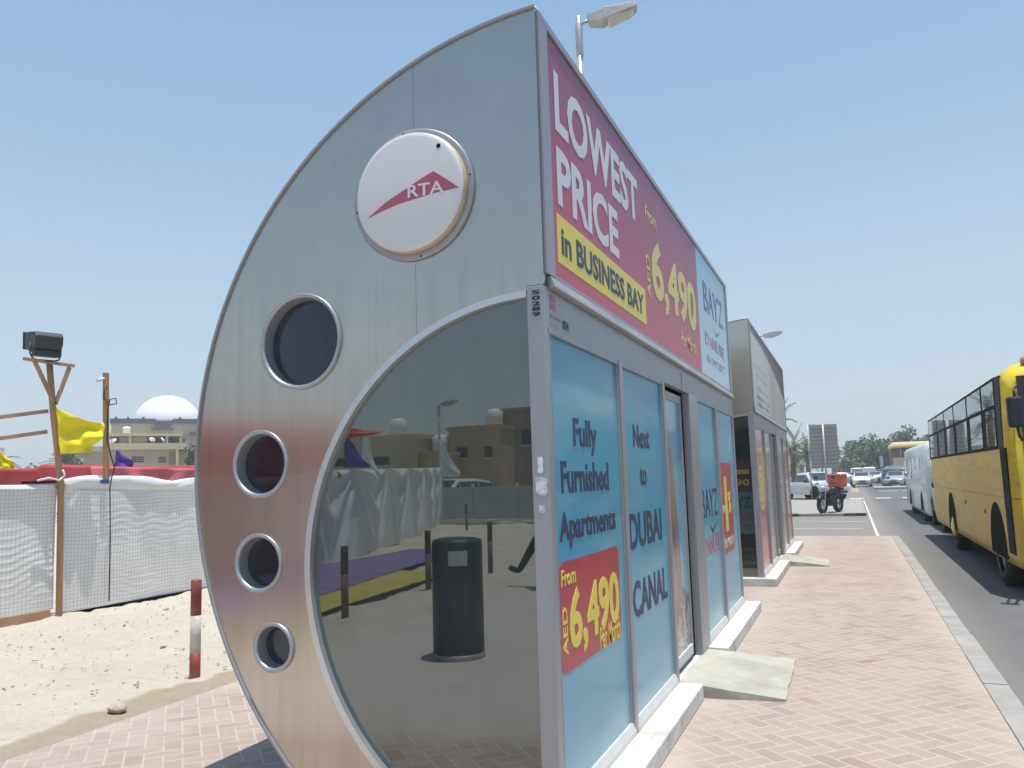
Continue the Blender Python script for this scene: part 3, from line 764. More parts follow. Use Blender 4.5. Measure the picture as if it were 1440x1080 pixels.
        G2 = lambda u, v, w: Vector((-.0101+w, u, v))
        def T2(s, bx, m, bold=.02, pn=0, **k): return lettering('lettering', s, bx, G2, M[m], panes[pn], bold, **k)
        T2('From', (.115, .31, .985, 1.055), 'yellow_print'); T2('6,490', (.205, 1.0, .665, .965), 'yellow_print', .03)
        T2('AED', (.115, .175, .70, .90), 'yellow_print', .015, rot90=True); T2('Per Month', (.64, 1.0, .625, .73), 'yellow_print', .006)
        T(1, 'Next', (1.455, 1.86, 1.61, 1.745), 'navy_print', .026); T(1, 'to', (1.575, 1.74, 1.385, 1.505), 'navy_print', .026)
        T(1, 'DUBAI', (1.27, 2.09, 1.035, 1.235), 'navy_print', .026); T(1, 'CANAL', (1.29, 2.17, .66, .86), 'navy_print', .026)
        T(2, 'BAYZ', (3.63, 4.47, 1.08, 1.32), 'navy_print', .0); T(2, 'DANUBE', (3.67, 4.50, .765, .925), 'red_text', .0)
        b = MB(); b.prism([(4.0, 1.01), (4.12, .93), (4.46, 1.035), (4.14, .965)], .001, 'yz', -.0115); obj('tick', b, M['navy_print'], panes[2])
        b = MB(); b.box(-.0118, -.0105, 4.72, 5.46, .69, 1.555); obj('offer_patch', b, M['red_print'], panes[3])
        G3 = lambda u, v, w: Vector((-.0104+w, u, v))
        for s_, bx, m in (('1', (4.93, 5.1, .89, 1.42), 'yellow_print'), ('%', (5.16, 5.36, 1.06, 1.27), 'yellow_print'), ('PAY', (4.77, 4.95, 1.08, 1.15), 'white_print'), ('PER MONTH', (4.77, 5.38, .745, .83), 'white_print')):
            lettering('lettering', s_, bx, G3, M[m], panes[3], .02)
        for (za, zb_) in ((.50, .525), (.29, .31)):
            b = MB(); b.box(-.0118, -.0108, 4.78, 5.46, za, zb_); obj('small_print', b, M['pale_grey'], panes[3])
        # notice on the header by the corner
        for z0 in (2.168, 2.204):
            b = MB(); b.box(-.004, -.0028, .082, .148, z0, z0+.031); obj('red_mark', b, M['logo_red'], fas)
        b = MB(); b.box(-.004, -.0032, .066, .335, 2.10, 2.155); obj('notice', b, M['alu_dull'], fas)
        lettering('lettering', '024', (.235, .318, 2.108, 2.148), lambda u, v, w: Vector((-.003+w, u, v)), M['text_black'], fas, .02)
        lettering('lettering', 'Air conditioned', (.075, .215, 2.133, 2.148), lambda u, v, w: Vector((-.003+w, u, v)), M['alu_dull'], fas, .0)
    else:
        for pn, bx in ((0, (.25, .9, .95, 1.6)), (3, (4.9, 5.6, .9, 1.3))):
            b = MB()
            for q in range(6):
                z = bx[2]+(bx[3]-bx[2])*q/6; b.box(-.0118, -.0108, bx[0]+rnd.uniform(0, .15), bx[1]-rnd.uniform(0, .2), z, z+.06)
            obj('printed_lines', b, M['pale_yellow_print'] if pn == 0 else M['white_print'], panes[pn])
        # poster on the pane, the tinted glass's dimming painted into its colours
        Q = lambda u, v, w: Vector((u, .0148-w, v))
        pd = pm('dim_teal_poster', (.035, .075, .085), .4); pr_ = pm('dim_maroon_poster', (.045, .014, .018), .4)
        gnode = [c for c in root.children if c.name.startswith('window_glass')][0]
        b = MB(); b.box(-.62, -.085, .0148, .016, .66, 1.20); obj('poster', b, pd, gnode)
        b = MB(); b.prism([(-.62, 1.20), (-.085, 1.20), (-.085, 1.66), (-.62, 1.40)], .001, 'xz', .0150); obj('poster', b, pr_, gnode)
        dy = pm('dim_yellow_lettering', (.17, .16, .03), .5); dk = pm('dim_navy_lettering', (.012, .018, .03), .5); dr = pm('dim_red_lettering', (.08, .03, .03), .5)
        lettering('lettering', '6,490', (-.50, -.115, 1.275, 1.375), Q, dy, gnode, .02)
        b = MB(); b.box(-.33, -.11, .0142, .0147, 1.44, 1.50); obj('yellow_strip', b, dy, gnode)
        lettering('lettering', 'BAYZ', (-.47, -.10, 1.0, 1.14), Q, dk, gnode, .02)
        lettering('lettering', 'DANUBE', (-.45, -.10, .84, .93), Q, dr, gnode, .01)
        lettering('lettering', '04 399 5577', (-.45, -.10, .745, .795), Q, dk, gnode, .0)
    return root
shelter(0.0, 'nearer steel bus shelter with purple LOWEST PRICE sign and sky blue panels', 0)
shelter(7.95, 'farther steel bus shelter with washed-out pale sign and red and yellow panels', 1)

# entry ramps
def ramp(y0, y1, x1, label, tilt):
    b = MB()
    pts = [(.0, y0, .094), (x1+.015, y0+tilt, .016), (x1, y1+tilt*2.6, .016), (.0, y1, .094)]
    top = [b.bm.verts.new(p) for p in pts]; bot = [b.bm.verts.new((p[0], p[1], -.004)) for i, p in enumerate(pts)]
    b.bm.faces.new(top)
    b.bm.faces.new(bot[::-1])
    for k in range(4): b.bm.faces.new((top[k], bot[k], bot[(k+1) % 4], top[(k+1) % 4]))
    bmesh.ops.subdivide_edges(b.bm, edges=b.bm.edges[:], cuts=6, use_grid_fill=True)
    for v in b.bm.verts:
        v.co.z += .003*noise.noise(v.co*6); v.co.x += .012*noise.noise(v.co*9+Vector((5, 0, 0))); v.co.y += .012*noise.noise(v.co*9)
    o = obj('entry_ramp', b, M['ramp']); tag(o, label, 'ramp', 'concrete entry ramps')
ramp(2.325, 3.43, .645, 'worn concrete ramp slab at the door of the nearer shelter', .06)
ramp(10.28, 11.35, .71, 'grey ramp slab at the door of the farther shelter', 0)

# ================================================================== LEFT LOT
def bollard(x, y, h, label, bands=True):
    t = thing('bollard', label, 'bollard', (x, y, 0), 0, 'bollards along the sand edge')
    r = .041
    segs = ((0, .187, 'bollard_red'), (.187, .467, 'bollard_white'), (.467, h, 'bollard_red')) if bands else ((0, h*.62, 'bollard_unlit_low'), (h*.62, h, 'bollard_unlit_top'))
    for i, (a, e, m) in enumerate(segs):
        b = MB()
        a = a-.02 if a == 0 else a+.0005
        pr = [(r, a), (r, e)] if i < len(segs)-1 else [(r, a), (r, e-.008), (r-.004, e-.002), (r-.009, e), (r-.011, e-.02), (0.0, e-.02)]
        b.lathe(pr, (0, 0, 0), 'Z', 20); obj('painted_band', b, M[m], t)
    return t
bollard(-3.66, 1.85, .739, 'red and white banded bollard in the sand left of the nearer shelter')
bollard(-4.03, -4.37, .78, 'bollard coloured dark for its unlit side, mirrored in the glass left of the bin', False)
bollard(-4.18, -6.52, .81, 'bollard coloured dark for its unlit side, mirrored in the glass just behind the bin', False)
bollard(-4.25, -8.71, .81, 'bollard coloured dark for its unlit side, mirrored in the glass right of the bin', False)
bollard(-9.89, -19.4, .81, 'small far bollard mirrored in the glass below the white car', False)
b = MB(); bmesh.ops.create_icosphere(b.bm, subdivisions=3, radius=1)
for v in b.bm.verts:
    n = noise.noise(v.co*1.6); v.co *= 1+.22*n; v.co = Vector((v.co.x*.062, v.co.y*.05, v.co.z*.03))
o = obj('stone', b, M['stone'], loc=(-3.39, .90, .035)); o.rotation_euler = (0, 0, .6); tag(o, 'pale flat stone lying on the damp sand by the paving', 'stone')
for f in o.data.polygons: f.use_smooth = True
# scattered small debris on the sand
rr = random.Random(3); b = MB()
for k in range(900):
    x = rr.uniform(-7.4, -3.5); y = rr.uniform(-2, 7); s = rr.uniform(.003, .011)*(1.8 if rr.random() < .06 else 1)
    m = Matrix.Translation((x, y, .03+.05*noise.noise((x*.5, y*.5, 1))+s*.2)) @ Matrix.Rotation(rr.uniform(0, 6), 4, 'Z') @ Matrix.Diagonal((s*rr.uniform(1, 2.5), s, s*.6, 1))
    bmesh.ops.create_icosphere(b.bm, subdivisions=1, radius=1, matrix=m)
o = obj('gravel', b, pm('gravel_bits', (.40, .33, .25), .9, var=.5, scale=3)); o['kind'] = 'stuff'; tag(o, 'small stones and bits of litter strewn over the sand', 'gravel')

# fence of netting and sheets ------------------------------------------------
def fence(name, label, path, z0, z1, mat, folds, seed, cloth_mats=None, sag=.03, nv=40):
    """cloth hung along a polyline path"""
    t = thing(name, label, 'fence', (path[0][0], path[0][1], 0), 0, 'cloth fences round the tent site')
    ln = [0]
    for p, q in zip(path, path[1:]): ln.append(ln[-1]+math.dist(p, q))
    L = ln[-1]; ox, oy = path[0]
    def at(s):
        for k in range(len(path)-1):
            if s <= ln[k+1] or k == len(path)-2:
                f = (s-ln[k])/(ln[k+1]-ln[k]); p, q = path[k], path[k+1]
                d = ((q[0]-p[0])/(ln[k+1]-ln[k]), (q[1]-p[1])/(ln[k+1]-ln[k]))
                return p[0]+(q[0]-p[0])*f-ox, p[1]+(q[1]-p[1])*f-oy, (-d[1], d[0])
    def fn(u, v):
        s = u*L; x, y, n = at(s)
        zt = z1(s) if callable(z1) else z1
        d = folds(s, v, seed)
        z = z0 + (zt-z0)*v - sag*abs(math.sin(s*PI/1.6))*v
        return (x+n[0]*d, y+n[1]*d, z)
    b = MB(); b.grid(fn, int(L*30), nv, uv=lambda u, v: (u*L, v*(1.5)))
    obj('cloth', b, mat, t, fix=False)
    return t, at, L
def net_folds(s, v, sd):
    return .03*noise.noise((s*.9, v*.9, sd)) + .012*noise.noise((s*3+v*1.8, v*1.2, sd+3)) + .0014*(.4+noise.noise((s*.7, v*1.6, sd+1)))*2*math.sin(v*95 + 16*noise.noise((s*.8, v*.9, sd+7)) + 5*noise.noise((s*3.3, v*2, sd)))*(1-abs(2*v-1)**3)
ta, _, _ = fence('net_fence', 'white netting fence panel left of the flag post', [(-7.62, .6), (-7.62, 3.70)], .10, 1.53, M['net'], net_folds, 2.0, nv=120)
tb, _, _ = fence('net_fence', 'white netting fence between the flag post and the shelter', [(-7.62, 3.78), (-7.62, 12.0)], .03, 1.50, M['net'], net_folds, 9.0, nv=120)
b = MB(); b.box(-.03, .03, 0, 3.05, -.02, .10); o = obj('bottom_board', b, M['wood_rail'], ta)
b = MB(); b.box(-.02, .02, 0, 6.0, -.01, .035); obj('bottom_rope', b, M['gap'], tb)
# white top hem that is folded over the rail, scalloped on the right
b = MB(); b.grid(lambda u, v: (.03-.03*v+.012*noise.noise((u*7, v, 4)), 3.08*u, 1.50+.055*v+.012*noise.noise((u*5, 0, 2))), 60, 3); obj('white_hem', b, M['cloth_white'], ta, fix=False, solid=.004)
def scallop(u, v):
    y = 8.2*u; top = 1.575 + .085*abs(math.sin(y*1.55+.5)) + .02*noise.noise((y*2, 1, 0))
    return (0.0+.025*math.sin(v*PI)+.03*noise.noise((y*3, v*2, 1)), y, 1.46+(top-1.46)*v)
b = MB(); b.grid(scallop, 170, 6); obj('white_hem', b, M['cloth_white'], tb, fix=False, solid=.004)
# red valance inside the enclosure
def red_val(u, v):
    y = -.6 + 12.6*u; k = .45*noise.noise((y*2.3, v, 2))
    return (-8.9+.035*noise.noise((y*5.5, v*.9, 5)), y, 1.42 + v*(.37+.04*k+(.05 if y > 4.4 else 0)))
b = MB(); b.grid(red_val, 170, 8); o = obj('red_valance', b, M['cloth_red'], fix=False, solid=.005); tag(o, 'red canvas valance running above the white netting fence', 'canopy')
b = MB(); b.tube([(-8.1, y, 1.60+.012*math.sin(y*3)) for y in [3.6+.3*k for k in range(5)]], .015); o = obj('tent_rail', b, M['gap']); tag(o, 'thin dark rail behind the fence below the red canvas', 'rail')
def red_flap(u, v):
    y = 4.72 + 2.6*u
    return (-8.3+.06*noise.noise((y*3, v, 8)), y, 1.58+.22*v-.03*u+.03*math.sin(u*9)*(1-v))
b = MB(); b.grid(red_flap, 40, 5); o = obj('red_canopy', b, pm('pale_red_canvas', (.62, .16, .17), .8, var=.12, scale=3), fix=False, solid=.004); tag(o, 'lighter red canopy flap above the scalloped white hem', 'canopy')
# draped plastic sheets seen in the mirror
def drape(s, v, sd):
    """sheet hung from points 2.6 m apart: swags that radiate from each hanging point"""
    p = (s+.6*noise.noise((s*.4, sd, 0))) % 2.6; p = (p-1.3)/1.3; top = 1-v
    r_ = math.hypot(abs(abs(p)-1)*1.3, top*1.6); a_ = math.atan2(top*1.6, (1-abs(p))*1.3+1e-3)
    fold = math.sin(a_*13+1.5*noise.noise((s*.5, v, sd)))*.045*min(1, r_*1.6)
    swag = math.sin((top*1.6-.75*(1-p*p))*11)*.035*(1-p*p)*math.exp(-top*1.2)
    return fold+swag+.08*noise.noise((s*.8, v*.8, sd))
pth = [(-7.65, -8.3), (-7.65, -8.9), (-8.45, -11.8), (-9.15, -14.1), (-10.3, -17.3), (-13.3, -24.5)]
tc, atc, Lc = fence('sheet_fence', 'draped white plastic sheet fence mirrored in the end glass', pth, .02, lambda s_: 1.73+max(0, s_-.6)*.018, M['cloth_sheet'], drape, 4.0, sag=0, nv=56)
b = MB()
def red_m(u, v):
    s = .5+9.9*u; x, y = 0.0, 8.8-s
    top = 2.42+.05*math.sin(s*1.9) if s < 8.3 else 2.42-(s-8.3)*.36
    return (x-.25+.05*noise.noise((s*2, v, 1)), y, 1.60+v*(top-1.60))
b.grid(red_m, 90, 6); obj('red_trim', b, M['cloth_red'], tc, fix=False, solid=.005)
def mast(x, y, h, label, cat='post'):
    b = MB(); b.box(-.03, .03, -.03, .03, -.02, h); o = obj('wooden_post', b, M['wood'], loc=(x, y, 0)); tag(o, label, cat, 'rough timber posts of the fence'); return o
def pennant(name, label, mat, pts, loc, grp=None):
    """triangle or quad of cloth, gently waved"""
    a, b_, c, d = [Vector(p) for p in pts]
    nr = (b_-a).cross(d-a).normalized()
    def fn(u, v):
        p = a.lerp(b_, u).lerp(d.lerp(c, u), v)
        return p + nr*(.05*math.sin(u*7+v*3)*u + .03*noise.noise((u*3, v*3, 1)))
    m = MB(); m.grid(fn, 18, 14); o = obj(name, m, mat, fix=False, solid=.003, loc=loc); tag(o, label, 'flag', grp); return o
pennant('pennant', 'orange canvas pennant mirrored at the upper left of the glass', M['cloth_orange'], [(0, 0, 0), (0, -2.3, -.06), (0, -2.3, -.10), (0, 0, -.42)], (-8.0, -9.2, 2.62))
pennant('pennant', 'purple pennant mirrored above the draped sheet', M['flag_purple'], [(0, 0, .55), (0, -.9, -.1), (0, -.9, -.15), (0, 0, -.15)], (-8.1, -10.3, 1.95))
pennant('pennant', 'pale hanging pennant mirrored above the draped sheet', M['cloth_sheet'], [(0, 0, .75), (0, -.6, -.25), (0, -.6, -.35), (0, .15, -.2)], (-8.6, -11.8, 1.95))
pennant('pennant', 'white pennant at the end of the mirrored sheet fence', M['cloth_sheet'], [(0, 0, 1.3), (.5, -.7, .1), (.5, -.7, -.1), (0, 0, -.1)], (-12.9, -23.4, 1.75))
ob = thing('canvas_wall', 'maroon canvas wall of the tent, mirrored as a brown band in the steel', 'canopy', (-7.68, .5, 0))
b = MB(); b.grid(lambda u, v: (.05*noise.noise((u*9, v*1.2, 3))+.03*math.sin(u*55), -8.8*u, .02+1.60*v), 130, 12); obj('cloth', b, pm('maroon_canvas', (.33, .15, .12), .8, var=.2, scale=1.5), ob, fix=False, solid=.004)
# carpets
xb = lambda y: -4.95+.19*(y+4.5)
xo = lambda y: -4.33+.09*(y+4.3)
b = MB(); b.grid(lambda u, v: (-7.5+(xb(-1.6-10.3*v)+7.5)*u, -1.6-10.3*v, .075+.012*noise.noise((u*4, v*20, 2))), 12, 50); o = obj('carpet', b, M['carpet_purple'], fix=False, solid=.01); tag(o, 'purple carpet laid on the sand along the sheet fence', 'carpet')
b = MB(); b.grid(lambda u, v: (xb(-1.6-6.6*v)+.01+(xo(-1.6-6.6*v)-xb(-1.6-6.6*v))*u, -1.6-6.6*v, .070+.012*noise.noise((u*4, v*20, 7))), 6, 50); o = obj('carpet', b, M['carpet_yellow'], fix=False, solid=.01); tag(o, 'yellow carpet strip beside the purple carpet', 'carpet')

# floodlight post
t = thing('flood_post', 'timber post with V braces and crossbar carrying the floodlight', 'post', (-7.56, 3.72, 0))
b = MB(); b.tube([(0, .02, -.05), (0, -.02, 1.5), (0, -.10, 2.05), (0, -.16, 2.4), (-.02, -.22, 3.0)], .036, 8); obj('upright', b, M['wood'], t)
def bar(p0, p1, w=.022):
    m = MB(); p0, p1 = Vector(p0), Vector(p1); d = (p1-p0).normalized(); a = d.cross(Vector((1, 0, 0))).normalized()*w; c = Vector((1, 0, 0))*.012
    v = [m.bm.verts.new(p+sa*a+sc*c) for p in (p0, p1) for sa, sc in ((-1, -1), (1, -1), (1, 1), (-1, 1))]
    for q in ((0, 1, 2, 3), (7, 6, 5, 4), (0, 4, 5, 1), (1, 5, 6, 2), (2, 6, 7, 3), (3, 7, 4, 0)): m.bm.faces.new([v[k] for k in q])
    return m
obj('brace', bar((.045, -.18, 2.5), (.045, -.46, 2.985)), M['wood'], t); obj('brace', bar((.045, -.17, 2.5), (.045, .00, 2.96)), M['wood'], t)
obj('crossbar', bar((.05, -.60, 2.99), (.05, .06, 2.985), .018), M['wood'], t)
t = thing('floodlight', 'black floodlight fixed on top of the braced timber post', 'floodlight', (-7.52, 3.40, 3.0), R(-20))
b = MB(); b.prism([(-.06, .10), (-.18, .16), (-.20, .35), (-.05, .34), (.08, .33), (.13, .28), (.13, .19), (.08, .12)], .30, 'xz', -.15)
for v in b.bm.verts:
    if v.co.x < -.1: v.co.y *= 1.18
obj('housing', b, M['black_plastic'], t, bevel=.015)
b = MB(); b.box(-.04, .09, -.14, .14, .045, .118); obj('ballast_box', b, M['black_plastic'], t, bevel=.012)
b = MB(); b.tube([(0, -.165, .2), (0, -.165, .08), (.02, -.14, .02), (.02, -.10, .005), (.02, .10, .005), (.02, .14, .02), (0, .165, .08), (0, .165, .2)], .010, 6); obj('bracket', b, M['black_plastic'], t)
b = MB(); b.prism([(-.205, .155), (-.222, .150), (-.240, .358), (-.222, .362)], .36, 'xz', -.18); obj('front_glass', b, M['glass_bus'], t)
for z0, z1, lb in ((2.27, 2.42, 'upper slanted timber rail left of the flag post'), (2.05, 2.175, 'lower slanted timber rail left of the flag post')):
    b = bar((0, -2.6, z0-.32), (0, -.10, z1), .022); o = obj('timber_rail', b, M['wood_rail'], loc=(-7.60, 3.62, 0)); tag(o, lb, 'rail', 'slanted timber rails')
# yellow flag
def flag_fn(u, v):
    tl, tr, br, bl = Vector((0, 0, .0)), Vector((.06, .64, -.15)), Vector((.02, .50, -.52)), Vector((0, .07, -.55))
    p = tl.lerp(tr, u).lerp(bl.lerp(br, u), v)
    n = .045*math.sin((u*.8+v*1.25)*6.2)*min(1, u*2.5+.1) + .025*math.sin((v*2.4-u*1.1)*5)*u + .02*noise.noise((u*4, v*4, 2))
    sag = -.05*math.sin(u*PI)*(1-v)
    return p + Vector((n, .03*math.sin(v*PI)*u, sag))
b = MB(); b.grid(flag_fn, 40, 34); o = obj('flag', b, M['flag_yellow'], fix=False, solid=.002, loc=(-7.50, 3.55, 2.46)); tag(o, 'yellow flag blowing from the floodlight post', 'flag', 'flags on the fence')
pennant('flag', 'small yellow flag above the red canvas at the far left', M['flag_yellow'], [(0, 0, .19), (0, .22, .0), (0, .22, -.03), (0, 0, -.03)], (-8.6, 3.66, 1.80), 'flags on the fence')
pennant('flag', 'purple flag above the red canvas near the camera post', M['flag_purple'], [(0, 0, .28), (0, .34, .06), (0, .34, 0), (0, -.03, -.04)], (-8.6, 5.38, 1.78), 'flags on the fence')
# post with cctv camera
t = thing('camera_post', 'light timber post with a small white camera and hanging cable', 'post', (-7.56, 4.31, 0))
b = MB(); b.box(-.025, .025, -.028, .028, 1.55, 2.96)
for v in b.bm.verts: v.co.y += (v.co.z-1.4)*-.04+.03
obj('upright', b, M['wood'], t)
b = MB(); b.tube([(.045, -.05, 2.78), (.06, -.10, 2.72), (.06, -.10, 2.62), (.05, .0, 2.55), (.05, .10, 2.57), (.05, .09, 2.64), (.05, .0, 2.62), (.05, -.03, 2.5), (.05, -.02, 2.1), (.05, .04, 1.9), (.05, .10, 1.75), (.05, .06, 1.62), (.06, .03, 1.5), (.07, .05, .9), (.07, .06, .1)], .008, 6); obj('cable', b, M['rubber'], t)
b = MB(); b.cyl((.0, -.16, 2.845), (0, -.06, 2.885), .024, .02, 12); b.box(-.01, .01, -.06, -.03, 2.87, 2.9); obj('camera_body', b, M['disc_white'], t)
b = MB(); b.box(-.032, .032, -.045, .045, 1.56, 1.60); obj('blue_tape', b, M['sign_blue'], t)
b = MB(); b.tube([(-7.5, 3.35, 1.60), (-7.5, 3.5, 1.63), (-7.49, 3.62, 1.60), (-7.5, 3.70, 1.66), (-7.49, 3.66, 1.72)], .012, 6); o = obj('tied_cloth', b, M['cloth_white']); tag(o, 'knotted white cloth tie round the flag post', 'cloth')

# litter bin (mirrored)
t = thing('litter_bin', 'black cylindrical litter bin mirrored in the end glass', 'bin', (-1.975, -3.02, 0))
b = MB(); b.lathe([(.215, .02), (.215, .93), (.205, .96), (.15, .975), (0, .98)], (0, 0, 0), 'Z', 36); obj('body', b, M['black_plastic'], t)
b = MB(); b.lathe([(.222, 0), (.222, .045)], (0, 0, 0), 'Z', 36); obj('base_ring', b, M['galv'], t)
def curved(z0, z1, a0, a1, r, name, mat):
    m = MB(); m.grid(lambda u, v: (r*math.cos(a0+(a1-a0)*u), r*math.sin(a0+(a1-a0)*u), z0+(z1-z0)*v), 10, 1); return obj(name, m, mat, t, fix=False)
curved(.76, .88, R(41), R(84), .2165, 'label_plate', M['cloth_white']); curved(.36, .62, R(41), R(84), .2165, 'lower_plate', pm('worn_notice', (.09, .09, .085), .6))

# ================================================================== STREET LAMPS
def street_lamp(x, y, h, rz, label, s=1.0, grp='street lamps'):
    t = thing('street_lamp', label, 'street lamp', (x, y, 0), rz, grp)
    b = MB(); b.cyl((0, 0, 0), (0, 0, h), .085*s, .05*s, 16); obj('pole', b, M['galv'], t)
    b = MB(); b.lathe([(.062*s, h-.62), (.066*s, h-.60), (.066*s, h-.1), (.05*s, h-.06), (.05*s, h+.06), (0, h+.07)], (0, 0, 0), 'Z', 14); b.tube([(0, 0, h-.08), (.12*s, 0, h-.04), (.2*s, 0, h-.02)], .03*s, 8); obj('collar', b, M['galv'], t)
    b = MB()
    st = [(.16, .05, -.06, .05), (.20, .12, -.13, .08), (.44, .15, -.15, .12), (.47, .16, -.13, .14), (.50, .155, -.12, .15), (.98, .145, .02, .18), (1.05, .12, .05, .16), (1.06, .10, .07, .14)]
    rings = []
    for (u, w, za, zb) in st:
        rings.append([b.bm.verts.new((u*s, yy*s, h+zz*s)) for yy, zz in ((-w, za+.02), (-w*.6, za), (w*.6, za), (w, za+.02), (w*.9, zb-.03), (w*.4, zb), (-w*.4, zb), (-w*.9, zb-.03))])
    for i in range(len(rings)-1):
        for k in range(8): b.bm.faces.new((rings[i][k], rings[i][(k+1) % 8], rings[i+1][(k+1) % 8], rings[i+1][k]))
    b.bm.faces.new(rings[0]); b.bm.faces.new(rings[-1])
    hd = obj('lamp_head', b, M['lamp_grey'], t, bevel=.008)
    b = MB()
    rings = []
    for (u, w, za, zb) in ((.53, .12, -.15, -.10), (.57, .135, -.165, -.08), (.92, .125, -.045, .0), (1.0, .10, .0, .04)):
        rings.append([b.bm.verts.new((u*s, yy*s, h+zz*s)) for yy, zz in ((-w, zb), (-w*.7, za), (w*.7, za), (w, zb))])
    for i in range(len(rings)-1):
        for k in range(3): b.bm.faces.new((rings[i][k], rings[i][k+1], rings[i+1][k+1], rings[i+1][k]))
    obj('glass_bowl', b, M['lamp_glass'], hd)
    return t
street_lamp(-2.36, 8.5, 8.72, R(12), 'tall grey street lamp rising behind the nearer shelter roof', .88)
street_lamp(-2.5, 37, 8.1, R(8), 'grey street lamp head showing above the farther shelter roof', 1.0)
street_lamp(-16.1, -29.5, 5.05, R(0), 'street lamp mirrored in the middle of the end glass', .9)

# ================================================================== VEHICLES
def wheel(parent, loc, r, w, side=1):
    """axle along x; side = outward direction"""
    b = MB(); b.lathe([(r*.62, -w/2), (r*.93, -w/2), (r, -w*.32), (r, w*.32), (r*.93, w/2), (r*.62, w/2)], loc, 'X', 24)
    bmesh.ops.delete(b.bm, geom=[f for f in b.bm.faces if len(f.verts) > 4], context='FACES_ONLY')
    t = obj('wheel', b, M['rubber'], parent)
    x0 = loc[0]
    b = MB(); b.lathe([(r*.62, -w*.45*side), (r*.62, w*.30*side), (r*.52, w*.36*side), (r*.2, w*.22*side), (r*.16, w*.34*side), (0, w*.36*side)], loc, 'X', 20)
    obj('rim', b, M['rim'], t)
    return t

